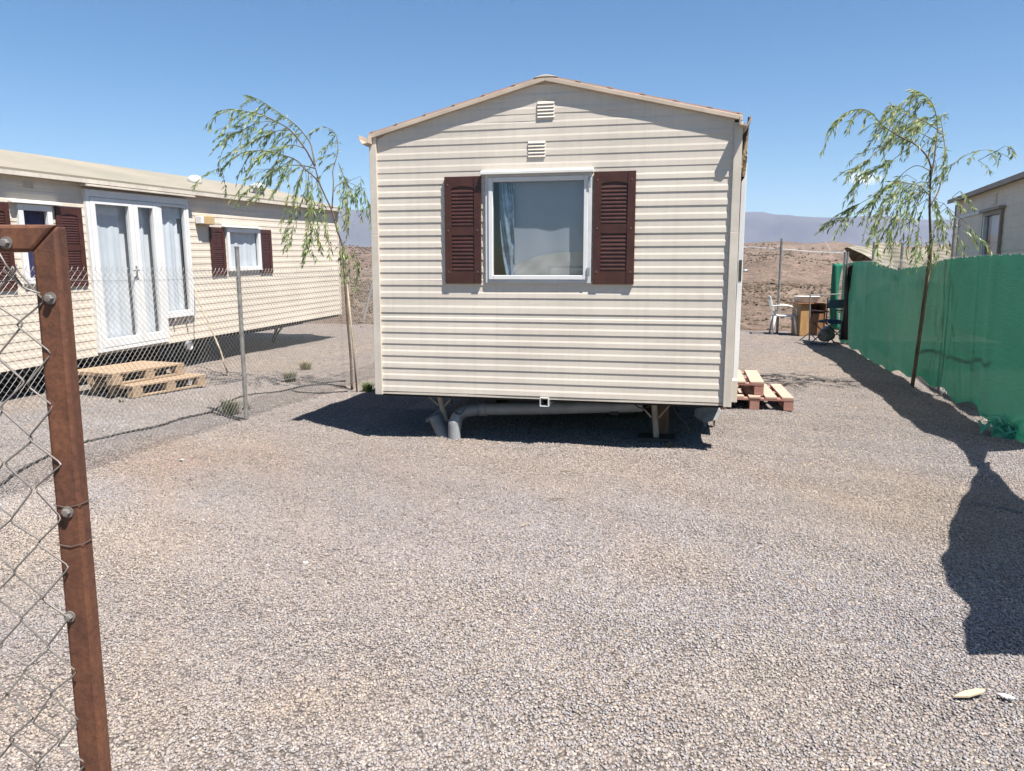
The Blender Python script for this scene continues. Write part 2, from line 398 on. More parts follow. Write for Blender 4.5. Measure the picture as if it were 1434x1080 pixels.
def scatter(n, y0, y1, bv, bf, smin, smax):
    # density even over the wedge the camera looks at
    y = np.sqrt(rng.uniform((y0+.9)**2, (y1+.9)**2, n)) - .9
    x = rng.uniform(-1, 1, n)*(.70*y+.9)
    keep = np.ones(n, bool)
    u = (x-(-1.18))*UX.x + (y-6.78)*UX.y; v = (x-(-1.18))*VY.x + (y-6.78)*VY.y
    keep &= ~((u > -.3) & (u < 2.6) & (v > 1.4))
    soft = rng.uniform(0, 1, n); keep &= (soft < (y1-y)/1.2) if y1 < 7 else (soft < np.minimum((y-y0)/1.2, (y1-y)/2.5))
    keep &= (x < 4.9+.247*(y-6.6)); keep &= x > -5.2
    x, y = x[keep], y[keep]; n = len(x)
    s = smin + (smax-smin)*rng.beta(1.6, 3.2, n)
    sc = np.stack([s*rng.uniform(.75, 1.25, n), s*rng.uniform(.6, 1.0, n), s*rng.uniform(.45, .75, n)], 1)
    q = rng.normal(size=(n, 4)); q[:, 1:3] *= .45; q /= np.linalg.norm(q, axis=1)[:, None]   # mostly lying flat
    w, a, b_, c = q.T
    Rm = np.stack([np.stack([1-2*(b_*b_+c*c), 2*(a*b_-c*w), 2*(a*c+b_*w)], 1), np.stack([2*(a*b_+c*w), 1-2*(a*a+c*c), 2*(b_*c-a*w)], 1), np.stack([2*(a*c-b_*w), 2*(b_*c+a*w), 1-2*(a*a+b_*b_)], 1)], 1)
    k = len(bv)
    vv = bv[None]*rng.uniform(.72, 1.22, (n, k, 1))*sc[:, None, :]
    vv = np.einsum('nij,nkj->nki', Rm, vv)
    vv += np.stack([x, y, gh_np(x, y) + .30*s*rng.uniform(.3, 1.5, n)], 1)[:, None]
    ff = bf[None] + (np.arange(n)*k)[:, None, None]
    tone = 1 + .10*np.sin(.9*x+1.1*y)*np.sin(1.3*y-.5*x)
    warm = .5+.5*np.sin(1.1*x-.7*y+2)*np.sin(.6*x+1.4*y)
    col = PAL[rng.choice(len(PAL), n, p=PW)]*rng.uniform(.88, 1.12, (n, 1))*tone[:, None]*np.array([.705, .695, .712])
    col = col*np.stack([1+.06*(warm-.4), np.ones(n), 1-.08*(warm-.4)], 1)
    for px, py, rad, tint in ((245, 645, .75, (1.16, .98, .86)), (60, 760, .9, (1.12, 1.03, .90)), (30, 1000, .5, (1.15, 1.05, .90)), (700, 655, 1.0, (1.07, 1.0, .92)), (900, 660, .9, (1.07, 1.0, .92)), (1290, 700, .8, (1.08, 1.02, .92)), (940, 790, .35, (1.10, 1.02, .90)), (1100, 960, .4, (1.08, 1.02, .92)), (420, 985, .25, (1.12, 1.02, .88)), (620, 760, 1.3, (.93, .94, .98)), (1120, 830, .9, (.93, .94, .97))):
        g_ = G(px, py); w_ = np.exp(-(((x-g_.x)/rad)**2+((y-g_.y)/(rad*.8))**2)*(1+.5*np.sin(7*x+3*y)))[:, None]
        col = col*(1+(np.array(tint)-1)*w_)
    col = np.concatenate([col, np.ones((n, 1))], 1)
    return vv.reshape(-1, 3), ff.reshape(-1, 3), np.repeat(col, k, 0)
parts = [scatter(225000, 1.9, 6.0, ico_v, ico_f, .0040, .0098), scatter(240000, 4.8, 11.5, oct_v, oct_f, .006, .0118)]
off = 0; V_, F_, K_ = [], [], []
for a, b_, c in parts: V_.append(a); F_.append(b_+off); K_.append(c); off += len(a)
V_, F_, K_ = np.concatenate(V_), np.concatenate(F_), np.concatenate(K_)
me = bpy.data.meshes.new('gravel'); me.vertices.add(len(V_)); me.vertices.foreach_set('co', V_.astype('f').ravel())
me.loops.add(F_.size); me.loops.foreach_set('vertex_index', F_.astype('i').ravel())
me.polygons.add(len(F_)); me.polygons.foreach_set('loop_start', np.arange(0, F_.size, 3, dtype='i'))
me.update(calc_edges=True)
me.color_attributes.new('tint', 'FLOAT_COLOR', 'POINT').data.foreach_set('color', K_.astype('f').ravel())
me.materials.append(M['stone'])
o = bpy.data.objects.new('gravel', me); C.objects.link(o)
tag(o, 'loose grey and beige gravel covering the yard', 'gravel', kind='stuff')

# ------------------------------------------------------------------ hills and mountains
def vnoise(seed):
    r_ = np.random.default_rng(seed); ph = r_.uniform(0, 6.28, (6, 2)); dr = r_.normal(size=(6, 2)); dr /= np.linalg.norm(dr, axis=1)[:, None]
    def f(x, y, s):
        t = 0
        for i in range(6): t = t + math.sin((dr[i, 0]*x+dr[i, 1]*y)*s*(1.0+.35*i)+ph[i, 0])/(1+.4*i)
        return t/3.2
    return f
n1_, n2_, n3_ = vnoise(1), vnoise(2), vnoise(3)
def lerp(x, tab):
    for (a, p), (b_, q) in zip(tab, tab[1:]):
        if x <= b_: t = (x-a)/(b_-a); t = t*t*(3-2*t); return p+(q-p)*t
    return tab[-1][1]
HTAB = [(0, -.25), (3, -1.6), (25, -6), (70, -11.5), (110, -12), (180, -7.5), (300, 0), (430, 9), (600, 20), (700, 17), (1200, -4), (4600, -6)]
def hill_h(x, y):
    v = x*VY.x+y*VY.y-VMAX
    h = lerp(max(0, v), HTAB)
    k = min(1, max(0, (v-40)/250))
    h += k*(5.0*n1_(x, y, .011) + 4.6*n2_(x, y, .03) + 2.9*n3_(x, y, .075) + 1.2*n1_(x, y, .2))*(1 if v < 900 else .5)
    h += min(1, max(0, v/30))*.35*n3_(x, y, .4)
    return h
mb = MB(); rings = [0.0]; 
rr = 0.35
while rings[-1] < 4500: rings.append(rings[-1]+rr); rr = min(rr*1.045, 120)
NA = 300
for v in rings:
    for i in range(NA+1):
        a = -1.15+2.3*i/NA; w = math.tan(a)*(v+34)
        p = UX*w + VY*(VMAX-.02+v); mb.v.append((p.x, p.y, hill_h(p.x, p.y)))
for j in range(len(rings)-1):
    for i in range(NA):
        a = j*(NA+1)+i; mb.f.append((a, a+1, a+NA+2, a+NA+1))
setting(mb.build('hills', M['hill'], smooth=True))

# scrub on the hillside
sv, sf = [], []; n = 0
for k in range(34000):
    v = 22+ (math.sqrt(random.random()))*520 if k % 2 else 45+random.random()*200
    w = random.uniform(-.45, .95)*(v+20)
    p = UX*w + VY*(VMAX+v); s = random.uniform(.14, .42)*(1+v/420)
    if n3_(p.x, p.y, .05) < -.25 and random.random() < .8: continue
    z = hill_h(p.x, p.y)
    for q in oct_v:
        j = random.uniform(.7, 1.3); sv.append((p.x+q[0]*s*j, p.y+q[1]*s*j, z+.25*s+q[2]*s*.75*j))
    for f in oct_f: sf.append(tuple(int(i)+n for i in f))
    n += 6
mb = MB(); mb.v = sv; mb.f = sf
tag(mb.build('scrub', M['scrub']), 'low dry scrub dotting the far brown hillside', 'scrub', kind='stuff')

mb = MB()                            # far mountain range
def mt_prof(px):
    return lerp(px, [(-3000, 300), (200, 305), (480, 294), (540, 297), (800, 300), (1000, 296), (1052, 297), (1090, 302), (1130, 304), (1170, 305), (1220, 303), (1300, 308), (1420, 312), (1700, 300), (5000, 310)])
for j in range(13):
    for i in range(481):
        px = -900+3400*i/480; d = ray(px, 376); t = j/12
        Y = 3300+900*t; top = AT(px, mt_prof(px)+2.2*n1_(px, 0, .035)+1.0*n2_(px, 0, .13), 4050)
        prof = min(1, t/.83); prof = prof**1.25
        z = -8+(top.z+8)*prof + prof*(1-prof)*150*n1_(px*3.1, Y, .012) + prof*(1-prof)*110*n2_(px*3.3, Y, .03)
        if t > .84: z = top.z-(t-.83)*500
        X = d.x/d.y*Y; mb.v.append((X, Y, z))
for j in range(12):
    for i in range(480):
        a = j*481+i; mb.f.append((a, a+1, a+482, a+481))
setting(mb.build('mountains', M['mountain'], smooth=True))

# air
mb = MB().box(-5200, 5200, -120, 4700, -40, 420)
m, nt, b, out = new_mat('haze_air'); nt.nodes.remove(b)
pv = N(nt, 'ShaderNodeVolumePrincipled'); pv.inputs['Color'].default_value = (.58, .70, 1.0, 1); pv.inputs['Density'].default_value = .00011
pv.inputs['Anisotropy'].default_value = 0.0
nt.links.new(pv.outputs[0], out.inputs['Volume'])
o = mb.build('haze', m); setting(o, 'stuff')

# ------------------------------------------------------------------ siding
def siding(mb, mp, x0, x1, z0, z1, lines, k=1.0, step=None):
    """boards between the given shadow lines; x0/x1 are numbers or functions of z; mp(x, out, z) places a point"""
    fx0 = x0 if callable(x0) else (lambda z: x0); fx1 = x1 if callable(x1) else (lambda z: x1)
    rows = []
    L = sorted(lines)
    for a, b_ in zip(L, L[1:]):
        p = b_-a; kk = k(a) if callable(k) else k
        for fz, out in ((.0, .002), (.025, .0070), (.37, .0061), (.51, .0026), (.985, .002)):
            rows.append((a+fz*p, out*kk))
    cl = []
    for (za, oa), (zb, ob) in zip(rows, rows[1:]):
        if zb <= z0 or za >= z1: continue
        if za < z0: t = (z0-za)/(zb-za); za, oa = z0, oa+(ob-oa)*t
        if zb > z1: t = (z1-za)/(zb-za); zb, ob = z1, oa+(ob-oa)*t
        cl.append((za, oa, zb, ob))
    for za, oa, zb, ob in cl:
        if fx1(zb)-fx0(zb) < .004: continue
        n = max(1, int((fx1(za)-fx0(za))/(step or 99)))
        for i in range(n):
            f = lambda z, t: fx0(z)+(fx1(z)-fx0(z))*t
            mb.quad(mp(f(za, i/n), oa, za), mp(f(za, (i+1)/n), oa, za), mp(f(zb, (i+1)/n), ob, zb), mp(f(zb, i/n), ob, zb))

def shutter(root, x0, x1, z0, z1, out0, mp, m=None, screws=True):
    """louvred shutter standing proud of a wall; mp(x, out, z)"""
    mb = MB(); w = x1-x0; h = z1-z0; st = w*.185; d0, d1 = out0, out0+.020
    def bx(a, b_, c, d, e, f):
        mb.hexa([mp(a, f, c), mp(b_, f, c), mp(b_, e, c), mp(a, e, c), mp(a, f, d), mp(b_, f, d), mp(b_, e, d), mp(a, e, d)])
    bx(x0, x0+st, z0, z1, d0, d1); bx(x1-st, x1, z0, z1, d0, d1)
    rails = [(z0, z0+h*.115), (z0+h*.455, z0+h*.535), (z1-h*.085, z1)]
    for a, b_ in rails: bx(x0+st+.0003, x1-st-.0003, a, b_, d0, d1-.004)
    bx(x0+st+.0003, x1-st-.0003, z0+h*.115, z0+h*.455, d0, d0+.006); bx(x0+st+.0003, x1-st-.0003, z0+h*.535, z1-h*.085, d0, d0+.006)
    # arched head under the top rail
    xa, xb = x0+st+.0003, x1-st-.0003
    for i in range(8):
        t0, t1 = i/8, (i+1)/8; f = lambda t: z1-h*.085-.004-.016*abs(2*t-1)**1.6
        a0, a1 = xa+(xb-xa)*t0, xa+(xb-xa)*t1
        mb.hexa([mp(a0, d1-.004, f(t0)), mp(a1, d1-.004, f(t1)), mp(a1, d0+.006, f(t1)), mp(a0, d0+.006, f(t0)),
                 mp(a0, d1-.004, z1-h*.085+.0), mp(a1, d1-.004, z1-h*.085), mp(a1, d0+.006, z1-h*.085), mp(a0, d0+.006, z1-h*.085)])
    for (a, b_) in ((z0+h*.125, z0+h*.45), (z0+h*.545, z1-h*.115)):
        n = max(5, round((b_-a)/.031)); p = (b_-a)/n
        for i in range(n):
            za = a+i*p; 
            mb.hexa([mp(xa, d1-.006, za+.002), mp(xb, d1-.006, za+.002), mp(xb, d0+.008, za+p*.62), mp(xa, d0+.008, za+p*.62),
                     mp(xa, d1-.006, za+.010), mp(xb, d1-.006, za+.010), mp(xb, d0+.008, za+p*.62+.008), mp(xa, d0+.008, za+p*.62+.008)])
    s = mb.build('shutter', m or M['maroon'], root, bevel=.0015)
    if screws:
        for zz in (z0+h*.11, z0+h*.50, z0+h*.925):
            for xx in (x0+st*.5, x1-st*.5):
                q = MB(); 
                ring = [Vector(mp(xx+.0055*math.cos(a*math.pi/4), d1+.0005, zz+.0055*math.sin(a*math.pi/4))) for a in range(8)]
                ring2 = [Vector(mp(xx+.004*math.cos(a*math.pi/4), d1+.0045, zz+.004*math.sin(a*math.pi/4))) for a in range(8)]
                q.v = [tuple(r_) for r_ in ring+ring2]; q.f = [tuple(range(8, 16))]+[(i, (i+1) % 8, 8+(i+1) % 8, 8+i) for i in range(8)]
                q.build('screw', M['screw'], s)
    return s
def vent(root, x0, x1, z0, z1, out0, mp, m, n=4):
    mb = MB()
    def bx(a, b_, c, d, e, f): mb.hexa([mp(a, f, c), mp(b_, f, c), mp(b_, e, c), mp(a, e, c), mp(a, f, d), mp(b_, f, d), mp(b_, e, d), mp(a, e, d)])
    bx(x0, x1, z0, z1, out0-.012, out0+.001); p = (z1-z0)/n
    for i in range(n):
        za = z0+i*p
        mb.hexa([mp(x0, out0+.009, za+.002), mp(x1, out0+.009, za+.002), mp(x1, out0+.0012, za+p*.6), mp(x0, out0+.0012, za+p*.6),
                 mp(x0, out0+.009, za+.006), mp(x1, out0+.009, za+.006), mp(x1, out0+.0012, za+p*.6+.006), mp(x0, out0+.0012, za+p*.6+.006)])
    return mb.build('vent', m, root)
def rect_frame(mb, mp, x0, x1, z0, z1, w, o0, o1, wb=None):
    wb = wb or w
    def bx(a, b_, c, d): mb.hexa([mp(a, o1, c), mp(b_, o1, c), mp(b_, o0, c), mp(a, o0, c), mp(a, o1, d), mp(b_, o1, d), mp(b_, o0, d), mp(a, o0, d)])
    bx(x0, x0+w, z0, z1); bx(x1-w, x1, z0, z1); bx(x0+w+.0003, x1-w-.0003, z0, z0+wb); bx(x0+w+.0003, x1-w-.0003, z1-w, z1)
    return mb
def pane_mb(mp, x0, x1, z0, z1, o):      # one sheet of glass facing outwards
    return MB().quad(mp(x0, o, z0), mp(x1, o, z0), mp(x1, o, z1), mp(x0, o, z1))
    mb = MB(); mb.hexa([mp(x0, o+.003, z0), mp(x1, o+.003, z0), mp(x1, o, z0), mp(x0, o, z0), mp(x0, o+.003, z1), mp(x1, o+.003, z1), mp(x1, o, z1), mp(x0, o, z1)]); return mb
def curtain_mb(mp, x0, x1, z0, z1, o, amp=.012, waves=5, seed=0, n=60):
    r_ = random.Random(seed); ph = [r_.uniform(0, 6.28) for _ in range(4)]
    def fn(a, b_):
        x = x0+(x1-x0)*a; z = z0+(z1-z0)*b_
        w = math.sin(a*waves*6.28+ph[0]+.6*math.sin(3*b_+ph[1])) + .5*math.sin(a*waves*14+ph[2])
        return mp(x, o+amp*w*(1-.35*b_), z)
    return MB().grid(fn, n, 10)

# ------------------------------------------------------------------ the mobile home in the middle
Z0 = .4306; W = 2.993; LEN = 8.2
FR = Frame((-1.18129, 6.77764, Z0), AZ)
H = thing('mobile_home', 'cream clapboard mobile home seen gable end on, with one window between maroon shutters', 'mobile home', FR.o, AZ)
mpF = lambda x, out, z: (x, -out, z)
zl = [z-Z0 for z in (2.30599, 2.20631, 2.10491, 1.99691, 1.89121, 1.78497, 1.68199, 1.57790, 1.47177, 1.36509, 1.25898, 1.12753, 1.06170, .95610, .85551, .75015, .64254, .53918, Z0)][::-1]
top = zl[-1]
upper = [top+.1085*i for i in range(1, 9)]
lines = zl+upper
EVL, EVR, EV, RK = 2.166, 2.198, 2.160, 2.556                # eave and ridge height of the wall above the floor edge
XR = W*.497
def gl(z): return 0.0 if z < EVL else (z-EVL)/(RK-EVL)*XR
def gr(z): return W if z < EVR else W-(z-EVR)/(RK-EVR)*(W-XR)
def fp(x, y, off=-.03): return FR.px(x, y, off)
(wx0, wz1), (wx1, wz0) = fp(679, 244), fp(827, 397)
ox0, ox1, oz0, oz1 = wx0+.02, wx1-.02, wz0+.02, wz1-.02
ks = lambda a: .72 if a > top-.01 else 1.0
mb = MB(); e = .034
mpS = lambda x, out, z: (x, -out, z)
siding(mb, mpS, e, W-e, 0, oz0, lines, ks, .5); siding(mb, mpS, e, ox0, oz0, oz1, lines, ks, .5); siding(mb, mpS, ox1, W-e, oz0, oz1, lines, ks, .5)
siding(mb, mpS, lambda z: max(e, gl(z)), lambda z: min(W-e, gr(z)), oz1, RK, lines, ks, .5)
# inner lining and reveal
for a, b_, c, d in ((0, W, 0, oz0-.001), (0, ox0-.001, oz0, oz1), (ox1+.001, W, oz0, oz1), (0, W, oz1+.001, EV)): mb.box(a, b_, .004, .05, c, d)
mb.box(ox0-.001, ox1+.001, .006, .05, oz0-.03, oz0); mb.quad((0, .004, EV), (W, .004, EV), (XR+.01, .004, RK), (XR-.01, .004, RK))
# a slight waviness of the thin sheet
mb.v = [(x, y-.0022*math.sin(2.3*x+9*z)*math.sin(5*x+1) - .0012*math.sin(7.5*x+2.2*z*3), z) if y < .003 else (x, y, z) for x, y, z in mb.v]
mb.build('wall', M['siding'], H)
Ls = [-.0+.1055*i for i in range(0, 22)]
# side and back walls
mb = MB(); siding(mb, lambda x, out, z: (W+out, x, z), .034, LEN, 0, EV, Ls); mb.box(W-.05, W+.002, .05, LEN, 0, EV); mb.build('wall', M['siding'], H)
mb = MB(); siding(mb, lambda x, out, z: (-out, LEN-x, z), 0, LEN-.034, 0, EV, Ls); mb.box(-.002, .05, .05, LEN, 0, EV); mb.build('wall', M['siding'], H)
mb = MB(); siding(mb, lambda x, out, z: (W-x, LEN+out, z), lambda z: W-gr(z), lambda z: W-gl(z), 0, RK, [.1055*i for i in range(0, 26)]); mb.box(0, W, LEN-.05, LEN+.002, 0, EV)
mb.quad((0, LEN, EV), (W, LEN, EV), (XR+.01, LEN, RK), (XR-.01, LEN, RK)); mb.build('wall', M['siding'], H)
# corner trims, each in two lengths with a small lap
for xa, xb, xo in ((-.026, .037, -.026), (W-.037, W+.026, W+.0)):
    mb = MB(); zj = 1.36
    mb.box(xa, xb, -.026, -.0005, zj, EV+.02); mb.box(xa-.0015 if xa < 0 else xa, xb+.0015, -.0285, -.0005, -.028, zj-.0015)
    mb.box(xo, xo+.026, -.0002, .045, -.028, EV)
    mb.build('corner_trim', M['trim'], H, bevel=.003)
# floor, underframe
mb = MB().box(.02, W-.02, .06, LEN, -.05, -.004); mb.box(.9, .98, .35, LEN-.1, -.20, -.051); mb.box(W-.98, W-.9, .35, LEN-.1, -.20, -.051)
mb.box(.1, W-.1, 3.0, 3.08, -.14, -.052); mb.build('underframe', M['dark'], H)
mb = MB().box(.02, W-.02, -.004, .058, -.022, -.003); mb.build('floor_edge', M['trim'], H)
# roof: stepped sheets on both slopes, fascia boards, ridge cap
ov = .02; yF = -.043
def slope_pt(side, t, lift, y):      # t runs from the ridge (0) to the eave (1)
    if side < 0: xe, ze = -ov, EVL-(RK-EVL)/XR*ov
    else: xe, ze = W+ov, EVR-(RK-EVR)/(W-XR)*ov
    x = XR+(xe-XR)*t; z = RK+(ze-RK)*t
    return (x, y, z+lift)
for side in (-1, 1):
    mb = MB(); n = 6
    for i in range(n):
        t0, t1 = i/n, (i+1)/n+ (.02 if i < n-1 else .0)
        lift0, lift1 = .040+.002*(i % 2), .046
        y0, y1 = yF+.004, LEN+.06
        a, b_, c, d = slope_pt(side, t0, lift0, y0), slope_pt(side, t1, lift1, y0), slope_pt(side, t1, lift1, y1), slope_pt(side, t0, lift0, y1)
        a2, b2, c2, d2 = slope_pt(side, t0, .0315, y0), slope_pt(side, t1, .0315, y0), slope_pt(side, t1, .0315, y1), slope_pt(side, t0, .0315, y1)
        mb.hexa([a2, b2, c2, d2, a, b_, c, d])
        for y in (y0+.002,):
            x, _, z = slope_pt(side, t1-.02, lift1, y); mb.box(x-.010, x+.008, y-.004, y+.02, z-.006, z+.005)
    mb.build('roof', M['tile'], H)
    mb = MB()
    for t0, t1, lo in ((0, 1, -.004),):
        pts = [slope_pt(side, t0, lo, yF), slope_pt(side, t1, lo, yF), slope_pt(side, t1, lo, yF+.05), slope_pt(side, t0, lo, yF+.05),
               slope_pt(side, t0, .031, yF), slope_pt(side, t1, .031, yF), slope_pt(side, t1, .031, yF+.05), slope_pt(side, t0, .031, yF+.05)]
        mb.hexa(pts)
        pts = [slope_pt(side, t0, .002, yF+.0505), slope_pt(side, t1, .002, yF+.0505), slope_pt(side, t1, .002, LEN+.03), slope_pt(side, t0, .002, LEN+.03),
               slope_pt(side, t0, .0305, yF+.0505), slope_pt(side, t1, .0305, yF+.0505), slope_pt(side, t1, .0305, LEN+.03), slope_pt(side, t0, .0305, LEN+.03)]
        mb.hexa(pts)
    mb.build('fascia', M['fascia'], H, bevel=.003)
mb = MB(); x, _, z = slope_pt(1, 0, .0, 0)
mb.hexa([(XR-.10, yF-.003, z+.022), (XR+.11, yF-.003, z+.022), (XR+.11, LEN+.05, z+.022), (XR-.10, LEN+.05, z+.022), (XR-.02, yF-.003, z+.042), (XR+.02, yF-.003, z+.042), (XR+.02, LEN+.05, z+.042), (XR-.02, LEN+.05, z+.042)])
mb.build('ridge_cap', M['fascia'], H, bevel=.006)
# gutters at both eaves
for side in (-1, 1):
    x, _, z = slope_pt(side, 1, 0, 0); mb = MB(); s = side
    y0, y1 = -.112, LEN+.03
    prof = [(0, .015), (.0, -.045), (s*.055, -.058), (s*.085, -.02), (s*.085, .018), (s*.079, .018), (s*.078, -.018), (s*.052, -.05), (s*.006, -.04), (s*.006, .015)]
    if side > 0: x -= .025
    else: x += .024
    base = len(mb.v)
    for y in (y0, y1):
        for a, b_ in prof: mb.v.append((x+a, y, z+b_))
    k = len(prof)
    for i in range(k): mb.f.append((i, (i+1) % k, k+(i+1) % k, k+i))
    mb.f.append(tuple(range(k))); mb.f.append(tuple(range(k, 2*k)))
    mb.build('gutter', M['fascia'], H)
# tan awning canvas drooping from the eave on the entrance side
pxs = [(1043, 172, 1049), (1040, 215, 1047), (1036, 248, 1043)]
mb = MB(); yy = .25
def canvas(a, b_):
    i = 0 if b_ < .5 else 1; t = b_*2-i
    A, B = pxs[i], pxs[i+1]; xl, xr, yp = A[0]+(B[0]-A[0])*t, A[2]+(B[2]-A[2])*t, A[1]+(B[1]-A[1])*t
    x, z = FR.px(xl+(xr-xl)*a, yp, yy); return (x, yy+.6*a*0+.03*math.sin(9*b_+4*a), z)
def canvas_back(a, b_): x, y, z = canvas(a, b_); return (x, y+.7, z)
mb.grid(canvas, 4, 12); mb.grid(canvas_back, 4, 12); mb.grid(lambda a, b_: (canvas(1, b_)[0], canvas(1, b_)[1]+.7*a, canvas(1, b_)[2]), 4, 12); mb.grid(lambda a, b_: (canvas(0, b_)[0], canvas(0, b_)[1]+.7*a, canvas(0, b_)[2]), 4, 12)
mb.build('awning', M['awning'], H, smooth=False)
x, z = FR.px(1047.5, 170, .2); mb = MB().tube([(x, .2, z-.06), (x+.004, .19, z+.03)], .008, 6); mb.build('awning_hook', M['black_metal'], H)

# window
wn = MB(); rect_frame(wn, mpF, wx0, wx1, wz0, wz1, .028, .0, .024)
fw = wn.build('window', M['white_dusty'], H, bevel=.003)
sx0, sx1, sz0, sz1 = wx0+.0285, wx1-.0285, wz0+.0285, wz1-.0285
rect_frame(MB(), mpF, sx0, sx1, sz0, sz1, .036, -.012, .034).build('sash', M['white'], fw, bevel=.004)
gx0, gx1, gz0, gz1 = sx0+.0363, sx1-.0363, sz0+.0363, sz1-.0363
pane_mb(mpF, gx0, gx1, gz0, gz1, .018).build('pane', M['glass'], fw)
for zz in (sz0+.03, sz1-.10):
    MB().box(sx1-.004, sx1+.020, -.044, -.0345, zz, zz+.07).build('hinge', M['aluminium'], fw, bevel=.003)
hx0, hz = fp(673, 243, -.05); hx1, hz2 = fp(831, 238, -.05)
hz = (hz+hz2)/2
mb = MB().hexa([(hx0, -.070, hz-.014), (hx1, -.070, hz-.014), (hx1, -.004, hz-.006), (hx0, -.004, hz-.006), (hx0, -.070, hz+.008), (hx1, -.070, hz+.008), (hx1, -.004, hz+.028), (hx0, -.004, hz+.028)])
mb.build('window_hood', M['flash'], H, bevel=.002)
# what hangs behind the pane: a grey blind, silvery film on its left, beige cloth at the foot
xs = gx0+(gx1-gx0)*.20
curtain_mb(mpF, xs, gx1+.02, gz0-.02, gz1+.02, -.050, .004, 1.2, 3, 40).build('blind', M['blind'], H, smooth=True)
def film(a, b_):
    t = 1-b_; xl = gx0+(gx1-gx0)*(.05+.10*t*t*.8); xr = xs+.02
    return mpF(xl+(xr-xl)*a, -.030+.012*math.sin(11*a+5*b_)+.008*math.sin(23*a*b_+3), gz0+(gz1-gz0)*b_)
MB().grid(film, 30, 40).build('film_curtain', M['film'], H, smooth=True)
def heap(a, b_):
    x = xs+(gx1-xs)*a; top_ = .06+.16*a+.05*math.sin(3.1*a+.4)
    return mpF(x, -.044+.0018*math.sin(14*a+4*b_)+.0010*math.sin(25*a-9*b_), gz0-.01+max(.03, top_)*b_)
MB().grid(heap, 50, 14).build('beige_cloth', M['beige_cloth'], H, smooth=True)
def foldc(a, b_):
    x0_ = gx0+(gx1-gx0)*(.55-.05*b_); x = x0_+.22*(a-.5)*(1.25-.7*b_)
    return mpF(x, -.042+.006*math.sin(15*a), gz0+.02+.55*(gz1-gz0)*b_)
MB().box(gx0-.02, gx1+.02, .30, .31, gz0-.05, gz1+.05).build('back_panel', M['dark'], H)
# shutters and vents
for (a, b_, c, d) in ((621, 247.5, 673, 397.5), (831.5, 240, 887, 398.5)):
    (x0, z1), (x1, z0) = fp(a, b_, -.05), fp(c, d, -.05); shutter(H, x0, x1, z0, z1, .0108, mpF)
for (a, b_, c, d) in ((752, 141, 775.5, 164), (739, 196.5, 763, 219.5)):
    (x0, z1), (x1, z0) = fp(a, b_), fp(c, d); vent(H, x0, x1, z0, z1, .0045, mpF, M['siding'], 5)
# entrance side: shutter, window frame and the door leaf folded back against the wall
mpR = lambda x, out, z: (W+out, x, z)
shutter(H, .10, .46, .95, EV-.33, .019, mpR, screws=False)
sd = rect_frame(MB(), mpR, .50, 1.15, .95, EV-.30, .05, .0, .062).build('window', M['white_dusty'], H, bevel=.003)
pane_mb(mpR, .5503, 1.0997, 1.0003, EV-.3503, .02).build('pane', M['glass'], sd)
mb = MB(); mb.box(W+.001, W+.075, .05, .20, -.0, .18); mb.build('skirt_board', M['trim'], H, bevel=.003)
yl = .62; lx, lz1 = FR.px(1046.5, 229, yl); lx2, lz0 = FR.px(1037.5, 540, yl)
mb = MB().box(lx-.042, lx, yl, yl+.80, lz0, lz1)
dl = mb.build('door', M['white'], H, bevel=.003)
hz_ = FR.px(1045, 379, yl)[1]
MB().box(lx-.030, lx-.008, yl-.004, yl-.0005, hz_-.09, hz_+.09).build('lock_plate', M['chassis'], dl)
mb = MB().tube([(lx+.0005, yl+.06, hz_), (lx+.045, yl+.06, hz_), (lx+.050, yl+.16, hz_)], .009, 8); mb.build('handle', M['aluminium'], dl, smooth=True)
rect_frame(MB(), mpR, 1.45, 2.35, .0, 1.98, .05, .0, .05).build('door_frame', M['white'], H)
MB().box(W-.04, W+.004, 1.5003, 2.2997, .05, 1.93).build('doorway', M['dark'], H)

# under the floor: drain pipe, prop legs, square hitch tube
def wpt(px, py, Y): q = FR.inv @ AT(px, py, Y); return tuple(q)
def curve(pts, n=8):
    P = [Vector(p) for p in pts]; P = [2*P[0]-P[1]]+P+[2*P[-1]-P[-2]]; out_ = []
    for i in range(1, len(P)-2):
        for k in range(n):
            t = k/n; a, b_, c, d = P[i-1], P[i], P[i+1], P[i+2]
            out_.append(.5*((2*b_)+(c-a)*t+(2*a-5*b_+4*c-d)*t*t+(3*b_-a-3*c+d)*t**3))
    out_.append(P[-2]); return out_
Yp = 6.86
mb = MB(); pr = .056
pts = [wpt(900, 568, Yp-.2), wpt(760, 572, Yp), wpt(668, 573, Yp+.1), wpt(650, 577, Yp+.1), wpt(640, 586, Yp+.08), wpt(637, 602, Yp+.02)]
mb.tube([pts[0], pts[1], pts[2]], pr, 20, False); mb.tube(curve(pts[2:], 6), pr*1.04, 20, False)
a = Vector(wpt(670, 573, Yp+.1)); d_ = (Vector(pts[1])-a).normalized(); mb.tube([a, a+d_*.08], pr*1.13, 20)
mb.build('drain_pipe', M['pvc'], H, smooth=True)
mb = MB(); g0 = FR.inv @ G(636.5, 618, -.02)
mb.tube([tuple(g0), (g0.x, g0.y, g0.z+.16), (g0.x+.004, g0.y+.002, g0.z+.18)], pr*1.03, 20); mb.tube([(g0.x+.004, g0.y+.002, g0.z+.165), (g0.x+.02, g0.y+.02, g0.z+.24)], [pr*1.0, pr*.55], 20)
mb.build('drain_outlet', M['pvc'], H, smooth=False)
mb = MB().tube([wpt(609, 583, Yp), wpt(624, 616, Yp-.05)], .062, 18); mb.tube([wpt(597, 590, Yp-.03), wpt(616, 575, Yp+.05)], .016, 10)
mb.build('pipe_stub', M['pvc_old'], H, smooth=False)
